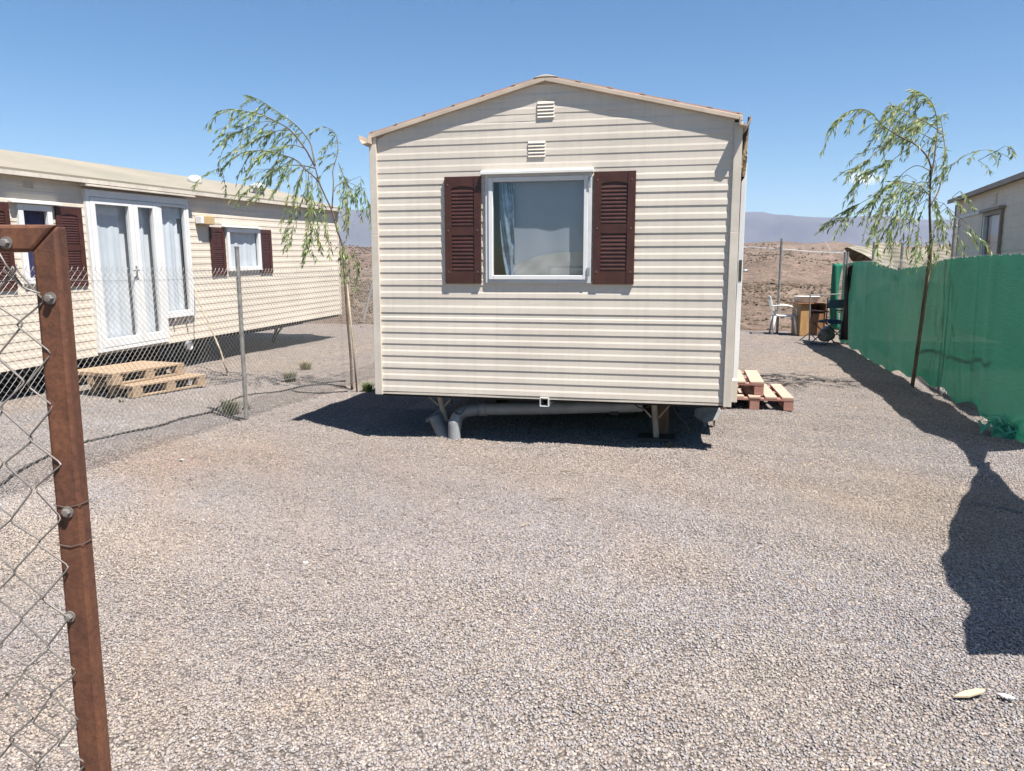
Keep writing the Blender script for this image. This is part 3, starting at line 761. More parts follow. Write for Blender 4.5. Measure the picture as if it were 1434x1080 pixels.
def prop(px, top_y, bot_y, lean, Y, m):
    mb = MB(); a, b_ = Vector(wpt(px+lean, top_y, Y)), Vector(wpt(px, bot_y, Y))
    mb.tube([a, b_], .026, 12)
    for s in (-1, 1):
        mb.tube([(a.x+s*.17, a.y+.02, a.z+.02), (a.x+s*.03+(b_.x-a.x)*.45, a.y-.01, a.z+(b_.z-a.z)*.42)], .009, 6)
    mb.build('prop_leg', m, H)
prop(624, 551, 590, -9, 6.9, M['clay']); prop(919, 563, 614, -3, 6.62, M['clay'])
mb = MB(); a = wpt(929, 558, 6.75); b_ = wpt(929, 610, 6.75); mb.box(a[0]-.05, a[0]+.05, a[1], a[1]+.10, b_[2], -.052); mb.build('support_post', M['post_wood'], H, bevel=.005)
q = FR.inv @ G(919, 618, 0); MB().box(q.x-.16, q.x+.16, q.y-.10, q.y+.14, q.z-.01, q.z+.045).build('prop_pad', M['chassis'], H, bevel=.006)
for x_, y_, z_ in ((1.0, 1.5, 0), (1.0, 1.5, .1), (1.95, 1.7, 0), (1.97, 1.68, .1), (1.5, 2.6, 0)):
    MB().box(x_-.2, x_+.2, y_-.1, y_+.1, -Z0+z_+.005, -Z0+z_+.098).build('support_block', M['concrete_dark'], H, bevel=.008)
MB().box(.12, W-.12, 2.1, 2.18, -.16, -.052).build('cross_member', M['chassis'], H); MB().tube([(.3, 4.2, -.20), (W-.3, 4.2, -.20)], .04, 10).build('axle', M['chassis'], H)
for pts in ([(.62, .12, -.02), (.66, .10, -.16), (.72, .12, -.20), (.80, .16, -.06)], [(2.55, .1, -.02), (2.6, .08, -.12), (2.68, .1, -.22), (2.7, .12, -.30)], [(2.2, .2, -.03), (2.3, .18, -.10), (2.45, .2, -.03)]):
    MB().tube(curve(pts, 6), .005, 6).build('loose_cable', M['black_metal'], H, smooth=True)
q = Vector(wpt(762, 563.5, 6.42)); mb = MB(); s = .038; w_ = .006
for a, b_, c, d in ((-s, s, -s, -s+w_), (-s, s, s-w_, s), (-s, -s+w_, -s+w_, s-w_), (s-w_, s, -s+w_, s-w_)): mb.box(q.x+a, q.x+b_, q.y, q.y+1.2, q.z+c, q.z+d)
mb.build('hitch_tube', M['white_dusty'], H)
for x in (.55, W-.62):
    mb = MB()
    mb.lathe([(.0, -.09), (.20, -.09), (.28, -.07), (.28, .07), (.20, .09), (0, .09)], 20); mb.v = [(x+v[2], 4.2+v[1], -.43+.28+v[0]) for v in mb.v]
    mb.build('wheel', M['dark'], H)

# broken slab lying by the near corner of the home
g = G(994, 602, 0); mb = MB()
out_ = [(-.13, .0), (-.09, -.02), (-.02, -.055), (.08, -.03), (.13, .045), (.09, .10), (-.02, .09), (-.12, .07)]
mb.v = [(x, y*.4-.02, .11+y*1.0) for x, y in out_]+[(x, y*.4+.03, .115+y*1.0) for x, y in out_]
k = len(out_); mb.f = [tuple(range(k))[::-1], tuple(range(k, 2*k))]+[(i, (i+1) % k, k+(i+1) % k, k+i) for i in range(k)]
mb.v += []; mb.bar((-.02, .0, 0), (-.03, .01, .08), .03, .02).bar((.07, .03, 0), (.06, .02, .09), .02, .02)
o = mb.build('broken_slab', M['concrete'], bevel=.006); o.location = (g.x, g.y+.1, .0); o.rotation_euler = (0, 0, AZ)
tag(o, 'broken grey slab propped under the bottom corner of the gable-end mobile home', 'slab')

# ------------------------------------------------------------------ the long mobile home on the left
A_, B_ = Vector((-3.7493, 16.9008, .5311)), Vector((-5.763, 8.5972, .3498))
dx = (A_-B_); LL = 11.2; dirn = dx.normalized(); rz2 = math.atan2(dx.y, dx.x); tilt2 = -math.asin(dirn.z)
O2 = A_-dirn*LL
F2 = Frame(O2, rz2, tilt2)
H2 = thing('mobile_home', 'long cream mobile home with white glazed double door and two small shuttered windows', 'mobile home', O2, rz2, tilt2)
D2 = 3.0
# levels from the photograph
ez = F2.px(473, 297)[1]; EV2 = ez+.02
Ls2 = [.105*i for i in range(0, 30)]
f2 = lambda x, y, off=-.02: F2.px(x, y, off)
(dx0, dz1), (dx1, dz0) = f2(119, 268), f2(235, 494)
dx0b, dz0 = f2(135, 495)
dx0 = (dx0+dx0b)/2
dxm = f2(233, 470)[0]
sxr = (f2(265, 284)[0]+f2(267, 440)[0])/2
sbz = f2(250, 444)[1]; dz1 = f2(190, 272)[1]
a1, b1 = f2(22, 285), f2(81, 396); a2, b2 = f2(316, 319), f2(366, 378)
ops = [(dx0, dxm, dz0, dz1), (dxm, sxr, sbz, dz1), (a1[0], b1[0], b1[1], a1[1]), (a2[0], b2[0], b2[1], a2[1])]
mb = MB()
cuts = sorted(set([0, LL]+[x for o_ in ops for x in (o_[0], o_[1])]))
for xa, xb in zip(cuts, cuts[1:]):
    xm = (xa+xb)/2; op = [o_ for o_ in ops if o_[0] < xm < o_[1]]
    spans = [(0, EV2)]
    if op: spans = [(0, op[0][2]), (op[0][3], EV2)]
    for za, zb in spans:
        siding(mb, mpF, xa, xb, za, zb, Ls2, .9, .6); mb.box(xa, xb, .004, .03, za, zb)
mb.v = [(x, y-.0025*math.sin(1.7*x+8*z) if y < .003 else y, z) for x, y, z in mb.v]
mb.build('wall', M['siding_warm'], H2)
RK2 = EV2+.41
mb = MB(); siding(mb, lambda x, out, z: (LL+out, x, z), lambda z: 0 if z < EV2 else (z-EV2)/.41*1.5, lambda z: D2 if z < EV2 else D2-(z-EV2)/.41*1.5, 0, RK2, Ls2); mb.box(LL-.05, LL+.002, .031, D2, 0, EV2)
mb.build('wall', M['siding_warm'], H2)
mb = MB().box(0, .03, .031, D2, 0, EV2); mb.box(0, LL, D2-.03, D2, 0, EV2); mb.build('wall', M['siding_warm'], H2)
mb = MB().box(LL-.03, LL+.024, -.024, .03, -.01, EV2); mb.build('corner_trim', M['trim'], H2, bevel=.003)
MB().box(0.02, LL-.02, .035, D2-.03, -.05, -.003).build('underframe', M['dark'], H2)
mb = MB()
for yy_ in (.75, 2.2): mb.box(.3, LL-.3, yy_, yy_+.07, -.2, -.0503)
for xx_ in np.arange(.6, LL-.4, 1.1): mb.box(xx_, xx_+.05, .8203, 2.1997, -.13, -.0503)
mb.build('chassis', M['chassis'], H2)
for x_ in (LL-1.35, LL-3.9, LL-6.6):
    mb = MB(); mb.bar((x_, .78, -.2), (x_-.16, .78, -.50), .05, .05); mb.bar((x_+.22, .78, -.2), (x_-.05, .78, -.36), .03, .03); mb.box(x_-.28, x_-.05, .68, .90, -.56, -.50); mb.build('prop_leg', M['chassis'], H2)
for x_ in (4.6, 5.5):
    mb = MB(); mb.lathe([(.0, -.09), (.20, -.09), (.28, -.07), (.28, .07), (.20, .09), (0, .09)], 20); mb.v = [(x_+v[0], .45+v[2], -.16+v[1]) for v in mb.v]; mb.build('wheel', M['dark'], H2)
# roof
def rp(t, lift, x, side=0):
    y = -.115+(1.5+.115)*t; z = EV2-.01+.43*t+lift
    return (x, y if side == 0 else D2-y, z)
for side in (0, 1):
    mb = MB(); n = 22
    for i in range(n):                # standing sheets with a slight sag between ribs
        x0, x1 = -.06+(LL+.12)*i/n, -.06+(LL+.12)*(i+1)/n
        mb.hexa([rp(0, .045, x0, side), rp(0, .045, x1, side), rp(1, .045, x1, side), rp(1, .045, x0, side), rp(0, .07, x0, side), rp(0, .07, x1, side), rp(1, .07, x1, side), rp(1, .07, x0, side)])
    mb.build('roof', M['roof_tan'], H2)
    mb = MB(); mb.hexa([rp(0, -.008, -.06, side), rp(0, -.008, LL+.06, side), rp(.03, -.008, LL+.06, side), rp(.03, -.008, -.06, side), rp(0, .0445, -.06, side), rp(0, .0445, LL+.06, side), rp(.03, .0445, LL+.06, side), rp(.03, .0445, -.06, side)])
    mb.hexa([rp(.0305, 0, -.02, side), rp(.0305, 0, LL+.02, side), rp(1, 0, LL+.02, side), rp(1, 0, -.02, side), rp(.0305, .0445, -.02, side), rp(.0305, .0445, LL+.02, side), rp(1, .0445, LL+.02, side), rp(1, .0445, -.02, side)])
    mb.build('fascia', M['trim'], H2, bevel=.003)
# roof dome vent and flue
def roofpt(px, py):                   # where the pixel meets the near slope
    nrm = F2.m.to_3x3() @ Vector((0, -.43, 1.6)); q = F2.inv @ ON(px, py, F2.m @ Vector(rp(.5, .07, 0)), nrm); return q
q = roofpt(273, 256); mb = MB().lathe([(.105, -.05), (.115, .03), (.11, .07), (.09, .10), (.045, .12), (.001, .125)], 20, (q.x, q.y, q.z)); mb.build('roof_vent', M['flash'], H2, smooth=True)
q = roofpt(362, 272); mb = MB().lathe([(.10, -.05), (.10, .10), (.16, .105), (.16, .15), (.04, .20), (.001, .20)], 14, (q.x, q.y, q.z)); mb.build('flue', M['white_dusty'], H2)
# double door with a side light
hd = MB(); xa, za = f2(114, 258, -.05); xb, zb = f2(267, 278, -.05); zt = (za+zb)/2+.01
hd.hexa([(xa, -.135, zt-.015), (xb, -.135, zt-.015), (xb, -.005, zt-.01), (xa, -.005, zt-.01), (xa, -.135, zt+.008), (xb, -.135, zt+.008), (xb, -.005, zt+.03), (xa, -.005, zt+.03)])
hd.build('door_hood', M['trim'], H2, bevel=.002)
fr_ = MB(); j = .055
def bxm(mb, x0, x1, z0, z1, o0, o1): mb.hexa([mpF(x0, o1, z0), mpF(x1, o1, z0), mpF(x1, o0, z0), mpF(x0, o0, z0), mpF(x0, o1, z1), mpF(x1, o1, z1), mpF(x1, o0, z1), mpF(x0, o0, z1)])
bxm(fr_, dx0, dx0+j, dz0, dz1, -.03, .055); bxm(fr_, dx0+j+.0003, sxr-j-.0003, dz1-.09, dz1, -.03, .055); bxm(fr_, sxr-j, sxr, sbz, dz1, -.03, .055)
bxm(fr_, dx0+j+.0003, dxm, dz0, dz0+.05, -.03, .055); bxm(fr_, dxm+.0003, sxr-j-.0003, sbz, sbz+.05, -.03, .06); bxm(fr_, dxm-.03, dxm+.03, dz0+.0503, dz1-.0903, -.03, .0545)
fr_.build('door_frame', M['white'], H2, bevel=.004)
xmid = (f2(190, 300)[0]+f2(193, 470)[0])/2
# the two door leaves and the side light
for k, (xa, xb) in enumerate(((dx0+j+.004, xmid-.003), (xmid+.003, dxm-.034))):
    mb = MB(); za, zb = dz0+.054, dz1-.094; sw = .085
    rect_frame(mb, mpF, xa, xb, za, zb, sw, -.01, .058, .11); d_ = mb.build('door', M['white'], H2, bevel=.004)
    pane_mb(mpF, xa+sw+.0003, xb-sw-.0003, za+.1103, zb-sw-.0003, .02).build('pane', M['glass_door'], d_)
    curtain_mb(mpF, xa+.02, xb-sw-.075, za+.03, zb-.03, -.065, .007, 2.2+k, 10+k, 50).build('curtain', M['curtain'], d_, smooth=True)
    if k == 0:
        mb = MB(); hx = xb-sw*.5; mb.box(hx-.015, hx+.015, -.066, -.0585, za+.88, za+1.06); mb.tube([(hx, -.066, za+1.0), (hx, -.105, za+1.0), (hx-.10, -.105, za+.995)], .011, 8); mb.build('handle', M['aluminium'], d_)
mb = MB(); xa, xb, za, zb = dxm+.034, sxr-j-.004, sbz+.054, dz1-.094
rect_frame(mb, mpF, xa, xb, za, zb, .04, -.01, .05); d_ = mb.build('side_light', M['white'], H2, bevel=.003)
pane_mb(mpF, xa+.0403, xb-.0403, za+.0403, zb-.0403, .02).build('pane', M['glass_door'], d_)
curtain_mb(mpF, xa+.02, xb-.12, za+.03, zb-.03, -.040, .013, 2, 15, 40).build('curtain', M['curtain'], d_, smooth=True)
MB().box(xa+.02, xb-.02, .028, .05, zb-.20, zb-.03).build('blind_box', M['white_dusty'], d_)
MB().box(dx0, sxr, .10, .11, dz0, dz1).build('back_panel', M['inner'], H2)
for (px, py) in ((243, 447), (262, 449)):
    x, z = f2(px, py, -.03); MB().tube([(x, -.0, z), (x, -.06, z), (x, -.065, z-.03)], .014, 8).build('tap_stub', M['galv'], H2)
x, z = f2(265, 484, -.03); mb = MB().lathe([(.075, -.02), (.075, .025), (.06, .035), (.05, .02), (.001, .02)], 16); mb.v = [(x+v[0], -.02-v[2], z+v[1]) for v in mb.v]; mb.build('socket_cover', M['aluminium'], H2)
# windows with shutters
for (w0, w1, hood, shs, cur) in (((a1[0], a1[1]), (b1[0], b1[1]), ((14, 281), (85, 291)), ((-22, 272, 17, 402), (84, 287, 120, 402)), 'blue_pane'),
                            ((a2[0], a2[1]), (b2[0], b2[1]), ((313, 315), (365, 322)), ((297, 317, 317, 383), (365, 321, 382, 383)), 'curtain')):
    x0, z1 = w0; x1, z0 = w1
    f_ = rect_frame(MB(), mpF, x0, x1, z0, z1, .07, -.01, .045).build('window', M['white'], H2, bevel=.003)
    pane_mb(mpF, x0+.0703, x1-.0703, z0+.0703, z1-.0703, .012).build('pane', M['glass_door'], f_)
    curtain_mb(mpF, x0+.05, x1-.05, z0+.05, z1-.05, -.035, .008, 3, int(x0*10), 40).build('curtain', M[cur], f_, smooth=True)
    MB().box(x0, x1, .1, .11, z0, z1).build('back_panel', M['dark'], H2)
    (hx0_, hza), (hx1_, hzb) = f2(*hood[0], -.05), f2(*hood[1], -.05); hh = z1+.012
    MB().hexa([(hx0_, -.08, hh-.006), (hx1_, -.08, hh-.006), (hx1_, -.004, hh), (hx0_, -.004, hh), (hx0_, -.08, hh+.012), (hx1_, -.08, hh+.012), (hx1_, -.004, hh+.035), (hx0_, -.004, hh+.035)]).build('window_hood', M['flash'], H2, bevel=.002)
    for s in shs:
        if s[0] < 0: sx1_ = f2(17, 340)[0]; sx0_ = sx1_-.34
        else: sx0_, sx1_ = (f2(s[0], (s[1]+s[3])/2, -.04)[0], f2(s[2], (s[1]+s[3])/2, -.04)[0])
        shutter(H2, sx0_, sx1_, z0-.06, z1+.0, .0108, mpF, screws=False)
(x0, z1), (x1, z0) = f2(33, 254), f2(48, 265); vent(H2, x0, x1, z0, z1, .0105, mpF, M['siding_warm'])
# lamp cover beside the door
(x0, z1), (x1, z0) = f2(281, 302, -.1), f2(299, 315, -.1)
lb = MB().box(x0+.05, x1, -.13, -.02, z0, z1).build('lamp_cover', M['lampbox'], H2, bevel=.01)
MB().box(x0-.02, x0+.0497, -.12, -.015, z0+.01, z1-.01).build('lamp_bracket', M['white'], lb, bevel=.006)

# ------------------------------------------------------------------ mobile home beyond the net fence
A3, B3 = G(1340, 283, 2.8), G(1434, 250, 2.8)
d3 = (B3-A3); d3.z = 0; d3.normalize(); rz3 = math.atan2(d3.y, d3.x); Z3 = .42
F3 = Frame((A3.x, A3.y, Z3), rz3); H3 = thing('mobile_home', 'dull beige mobile home in shade behind the green net fence', 'mobile home', F3.o, rz3)
EV3 = 2.8-Z3; L3 = 9.0
Ls3 = [.17*i for i in range(0, 20)]
f3 = lambda x, y, off=-.02: F3.px(x, y, off)
p0, p1 = f3(1343, 303), f3(1376, 363); q0, q1 = f3(1379, 299), f3(1399, 360)
ops = [(p0[0]-.02, p1[0], .02, p0[1]), (q0[0], q1[0], .02, q0[1])]
mb = MB(); cuts = sorted(set([0, L3]+[x for o_ in ops for x in (o_[0], o_[1])]))
for xa, xb in zip(cuts, cuts[1:]):
    xm = (xa+xb)/2; op = [o_ for o_ in ops if o_[0] < xm < o_[1]]
    for za, zb in ([(0, EV3)] if not op else [(0, op[0][2]), (op[0][3], EV3)]):
        siding(mb, mpF, xa, xb, za, zb, Ls3, .8); mb.box(xa, xb, .004, .03, za, zb)
mb.build('wall', M['siding_grey'], H3)
mb = MB().box(0, .03, .0303, 3, 0, EV3); mb.box(0.0303, L3, 2.97, 3, 0, EV3); mb.box(L3-.03, L3, .0303, 2.9697, 0, EV3)
mb.hexa([(0, .0303, EV3), (.03, .0303, EV3), (.03, 3, EV3), (0, 3, EV3), (0, 1.45, EV3+.40), (.03, 1.45, EV3+.40), (.03, 1.55, EV3+.40), (0, 1.55, EV3+.40)]); mb.build('wall', M['siding_grey'], H3)
MB().box(-.02, .03, -.02, .0297, 0, EV3-.06).build('corner_trim', M['roof_brown'], H3)
def rp3(t, lift, x, side=0):
    y = -.14+1.64*t; return (x, y if side == 0 else 3-y, EV3+.02+.42*t+lift)
for side in (0, 1):
    MB().hexa([rp3(0, -.05, -.14, side), rp3(0, -.05, L3+.1, side), rp3(1, -.02, L3+.1, side), rp3(1, -.02, -.14, side), rp3(0, .03, -.14, side), rp3(0, .03, L3+.1, side), rp3(1, .04, L3+.1, side), rp3(1, .04, -.14, side)]).build('roof', M['roof_brown'], H3, bevel=.004)
x0, x1, z0, z1 = p0[0]-.02, p1[0], .02, p0[1]
d_ = rect_frame(MB(), mpF, x0, x1, z0, z1, .06, -.01, .05).build('door', M['white_dusty'], H3, bevel=.003)
MB().box(x0+.0603, x1-.0603, -.02, .01, z0+.0603, z1-.0603).build('door_panel', M['siding_grey'], d_)
x0, x1, z0, z1 = q0[0], q1[0], .02, q0[1]
d_ = rect_frame(MB(), mpF, x0, x1, z0, z1, .06, -.01, .05).build('window', M['roof_brown'], H3)
pane_mb(mpF, x0+.0603, x1-.0603, z0+.0603, z1-.0603, .01).build('pane', M['glass_door'], d_)
curtain_mb(mpF, x0+.1, x1-.05, z0+.05, z1-.05, -.06, .01, 2, 5, 30).build('curtain', M['curtain'], d_, smooth=True)
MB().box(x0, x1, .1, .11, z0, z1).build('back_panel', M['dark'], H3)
MB().box(x0-.05, x1+.06, -.10, -.012, z1+.002, z1+.05).build('window_hood', M['roof_brown'], H3)
(x0, z1), (x1, z0) = f3(1388, 273), f3(1394, 286); vent(H3, x0, x1, z0, z1, .012, mpF, M['siding_grey'])
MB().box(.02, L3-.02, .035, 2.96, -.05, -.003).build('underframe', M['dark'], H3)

# ------------------------------------------------------------------ chain link
def chain(mb, p0, p1, z0, z1, d, r, sides=3, top_spikes=True, jitter=.0):
    p0, p1 = Vector(p0), Vector(p1); t = (p1-p0); L = t.length; t.normalize(); nrm = Vector((t.y, -t.x, 0))
    n = int(L/(d*.5)); rows = int((z1-z0)/(d*.5)); 
    for i in range(n):
        x = (i+.5)*d*.5; pts = []
        for k in range(rows+1):
            s = 1 if (k+i) % 2 else -1
            xx = x+s*d*.26; z = z0+k*d*.5
            sag = jitter*(math.sin(x*1.1)*math.sin(z*2.3+x*.3))
            pts.append(p0+t*xx+Vector((0, 0, z+.4*jitter*math.sin(x*.9+1)))+nrm*(.0016*s+sag))
        if top_spikes: pts.append(pts[-1]+Vector((0, 0, d*.35))-t*(1 if rows % 2 else -1)*d*.2)
        mb.tube(pts, r, sides, False)

# fence between the plots
fp0 = G(345, 588, 0); fd = Vector((.245, .97, 0)).normalized()
fA, fB = fp0-fd*3.4, fp0+fd*13.2
FN = thing('chain_link_fence', 'galvanised chain link fence with one slim post, before the long mobile home', 'fence', (fp0.x, fp0.y, 0))
def loc(p): return (p[0]-fp0.x, p[1]-fp0.y, p[2])
mb = MB(); chain(mb, fA-fp0, fB-fp0, .04, 1.50, .056, .0017, 3, True, .012); mb.build('mesh', M['wire'], FN)
tp = AT(331.5, 347, fp0.y)
mb = MB().tube([(0, 0, -.05), (.0, 0, .6), loc(tp)], .021, 12); mb.tube([loc(tp), (loc(tp)[0], loc(tp)[1], tp.z+.012)], .024, 12); mb.build('post', M['galv'], FN, smooth=False)
for s in (4.2, 8.4, 13.1):
    q = fd*s; mb = MB().tube([(q.x, q.y, -.05), (q.x, q.y, 1.6)], .020, 10); mb.build('post', M['galv'], FN)
for z in (.30, 1.42):
    pts = [fA+fd*k*.6-fp0+Vector((0, 0, z+.01*math.sin(k*1.3))) for k in range(28)]; MB().tube(pts, .0022, 4).build('tension_wire', M['wire'], FN)
q0, q1 = fB-fd*.1, None
a = ON(526, 375, fp0, Vector((fd.y, -fd.x, 0))); b_ = ON(509, 449, fp0, Vector((fd.y, -fd.x, 0)))
mb = MB(); mb.tube([AT(527, 375, 20.0)-fp0, AT(509, 450, 20.3)-fp0], .028, 8); mb.build('brace', M['white_dusty'], FN)

# stick leaning on the left home
a = G(320, 527, 0); xw, zw = F2.px(272, 400, -.03); w3 = F2.m @ Vector((xw, -.03, zw))
mid = [a.lerp(w3, t)+Vector((.02*math.sin(5*t), 0, .015*math.sin(7*t))) for t in (0, .25, .5, .75, 1)]
o = MB().tube([p-a for p in mid], [.014, .013, .012, .010, .008], 8).build('wooden_stick', M['stake'], smooth=True); o.location = a
tag(o, 'thin pale stick leaning against the long left home beside its door', 'stick')

# rusty gate close to the camera
GY = 1.0
tw = .034; td = .025
tl = AT(94, 316, GY+td/2)
GT = thing('rusty_gate', 'rusty square tube gate frame with bolted chain link close on the left', 'gate', (tl.x-tw/2, GY, 0))
bx_ = MB(); half = tw/2; hd_ = td/2; zt = tl.z
rb = .006
bx_.hexa([(-half, -hd_, .0), (half, -hd_, .0), (half, hd_, .0), (-half, hd_, .0), (-half, -hd_, zt-tw), (half, -hd_, zt), (half, hd_, zt), (-half, hd_, zt-tw)])
bx_.build('upright', M['rust'], GT, bevel=.0045)
lw = -1.30
MB().hexa([(lw, -hd_, zt-tw), (-half-.0002, -hd_, zt-tw-.0002), (-half-.0002, hd_, zt-tw-.0002), (lw, hd_, zt-tw), (lw, -hd_, zt), (half-.0004, -hd_, zt), (half-.0004, hd_, zt), (lw, hd_, zt)]).build('rail', M['rust'], GT, bevel=.0045)
MB().box(lw, -half-.0003, -hd_, hd_, .06, .06+tw).build('rail', M['rust'], GT, bevel=.0045)
MB().box(lw-tw, lw-.0003, -hd_, hd_, .0, zt).build('upright', M['rust'], GT, bevel=.0045)
cellz = []
mb = MB(); d = .072; x0 = -half+.012; rows = int((zt-.10)/d)
tips = [417, 496, 573, 645, 719, 792, 865, 932, 998]
ztop = AT(67, 417, GY).z; yf = -hd_-.006
nW = 38
for i in range(nW):
    pts = []; k = 0; z = ztop+.072
    while z > .10:
        s = 1 if (k+i) % 2 == 0 else -1
        jx = .003*math.sin(k*1.7+i*2.1); jz = .004*math.sin(k*2.3+i)
        xx = x0-(i+.5)*d*.46+ (d*.24 if s > 0 else -d*.24)
        pts.append((xx+jx, yf+(.003 if s > 0 else -.003)+.004*math.sin(i*.8+k*.3), z+jz)); k += 1; z -= d*.5
    # rounded bends
    out_ = []
    for a, b_, c in zip(pts, pts[1:], pts[2:]):
        a, b_, c = Vector(a), Vector(b_), Vector(c); out_ += [b_.lerp(a, .12), b_.lerp(a, .03).lerp(c, .02), b_.lerp(c, .12)]
    mb.tube(out_, .0013, 6)
# the top of the mesh is drawn up to the rail bolt
a = AT(5, 338, GY); mb.tube([(a.x-GT.location.x, yf-.004, a.z), (a.x-GT.location.x+.012, yf, a.z-.03), (a.x-GT.location.x+.03, yf, a.z-.055), (x0-.045, yf, ztop+.035), (x0-.02, yf, ztop+.012), (x0+.0, yf-.003, ztop+.006)], .0013, 6)
mb.build('mesh', M['gatewire'], GT, smooth=True)
for i, (px, py) in enumerate(((67, 418), (91.5, 719), (94.5, 866), (5, 340))):
    q = AT(px, py, GY-hd_-.006); x, z = q.x-GT.location.x, q.z; mb = MB()
    mb.lathe([(.0078, .0), (.0078, .0018)], 18); n0 = len(mb.v); mb.lathe([(.0054, .0018), (.0054, .0058), (.0044, .0074), (.001, .0077)], 6)
    mb.v = [(x+v[0], -hd_-.0002-v[2], z+v[1]) for v in mb.v]; mb.build('bolt', M['gatewire'], GT)
for py in (708, 763):
    q0 = AT(78, py, GY-hd_); zz = q0.z; mb = MB().tube([(-half-.004, 0, zz), (-half-.001, -hd_-.001, zz+.001), (0, -hd_-.0015, zz-.002), (half+.001, -hd_-.001, zz+.002), (half+.002, hd_, zz+.002)], .0005, 5); mb.build('tie_wire', M['darkwire'], GT)

# ------------------------------------------------------------------ hoses
def hose(pxs, name, label, r=.010, m='hose'):
    P = [G(x, y, 0) for x, y in pxs]; P = curve(P, 8)
    P = [Vector((p.x, p.y, gh(p.x, p.y)+r+.004+.004*math.sin(3*i))) for i, p in enumerate(P)]
    o = P[len(P)//2].copy(); o.z = 0
    ob = MB().tube([p-o for p in P], r, 8).build(name, M[m], smooth=True); ob.location = o
    tag(ob, label, 'hose')
hose([(-40, 712), (0, 684), (40, 655), (66, 641), (112, 622), (160, 612), (200, 603), (260, 587), (300, 577), (318, 566), (345, 556), (400, 548), (440, 540), (470, 537), (485, 537)], 'irrigation_hose', 'long black hose winding over the gravel past the gate to the young tree')
hose([(487, 548), (455, 551), (425, 551), (411, 549), (412, 545), (430, 542), (455, 540), (485, 543)], 'irrigation_hose', 'short loop of dark hose on the gravel at the foot of the tree', .008)
hose([(297, 579), (315, 583), (336, 589)], 'irrigation_hose', 'stub of dark hose ending beside the base of the slim fence post', .008)

# ------------------------------------------------------------------ pallets
def pallet(label, loc_, rz, L=1.2, Wd=.8, deck='wood', block='wood', boards=5, group=None):
    t = thing('pallet', label, 'pallet', loc_, rz, group=group)
    mb = MB(); bw = .145 if boards <= 4 else .122
    for i in range(boards):
        y = (Wd-bw)*i/(boards-1); j = random.uniform(-.006, .006); mb.box(j, L+j, y, y+bw, .122, .144)
    mb.build('top_deck', M[deck], t, bevel=.003)
    mb = MB()
    for x in (0, L/2-.06, L-.12): mb.box(x, x+.12, .0005, Wd-.0005, .1, .1217)
    mb.build('cross_board', M[block], t, bevel=.002)
    for x in (0.003, L/2-.07, L-.143):
        for y in (.002, Wd/2-.05, Wd-.102):
            MB().box(x, x+.14, y, y+.1, .0223, .0997).build('block', M[block], t, bevel=.003)
    for y in (.0, Wd/2-.05, Wd-.1): MB().box(0, L, y, y+.1, .0, .022).build('skid', M[block], t, bevel=.002)
    return t
ang = math.atan2(.90, .40)
c0 = G(187, 559, 0)
pallet('lower pale wooden pallet resting on the gravel before the glazed double door', (c0.x, c0.y, .01), ang, 1.12, .72, group='pallets stacked as a step')
ax = Vector((math.cos(ang), math.sin(ang), 0)); ay = Vector((-ax.y, ax.x, 0))
c1 = c0-ax*.10+ay*.20
pallet('upper pale wooden pallet stacked askew below the glazed double door', (c1.x, c1.y, .158), ang+.05, 1.12, .72, group='pallets stacked as a step')
r0 = G(1111, 577, 0)
rr_ = R(90)+AZ+.02
pr1 = (r0.x, r0.y, .01)
pallet('lower reddish pallet on the gravel at the entrance side of the gable-end home', pr1, rr_, 1.0, .80, 'wood_pink', 'wood_red', 5, 'pallets at the entrance side')
ay2 = Vector((-math.sin(rr_), math.cos(rr_), 0)); ax2 = Vector((math.cos(rr_), math.sin(rr_), 0))
c2 = Vector(pr1)+ay2*.30+ax2*.08
pallet('upper bleached pallet stacked on the reddish one as an entrance step', (c2.x, c2.y, .158), rr_-.03, 1.0, .72, 'wood_pink', 'wood_red', 4, 'pallets at the entrance side')

# ------------------------------------------------------------------ green net fence
n0_, n1b = Vector((4.50, 6.62, 0)), Vector((6.76, 15.75, 0))
fdir = (n1b-n0_).normalized(); fn = Vector((fdir.y, -fdir.x, 0))
NF = thing('net_fence', 'long green shade net fence tied to chain link and steel posts along the right side', 'fence', n0_)
def FPx(x, y): q = ON(x, y, n0_, fn); return (q-n0_).dot(fdir), q.z
topP = sorted([FPx(x, y) for x, y in ((1184, 371), (1195, 368), (1206, 366), (1226, 367), (1242, 373), (1258, 378), (1280, 375), (1300, 373), (1312, 369), (1325, 364), (1345, 361), (1380, 358), (1434, 356))])
botP = sorted([FPx(x, y) for x, y in ((1172, 474), (1178, 476), (1198, 489), (1214, 503), (1232, 512), (1255, 520), (1277, 526), (1298, 533), (1322, 546), (1345, 561), (1377, 570), (1391, 583), (1398, 596), (1405, 614), (1434, 622))])

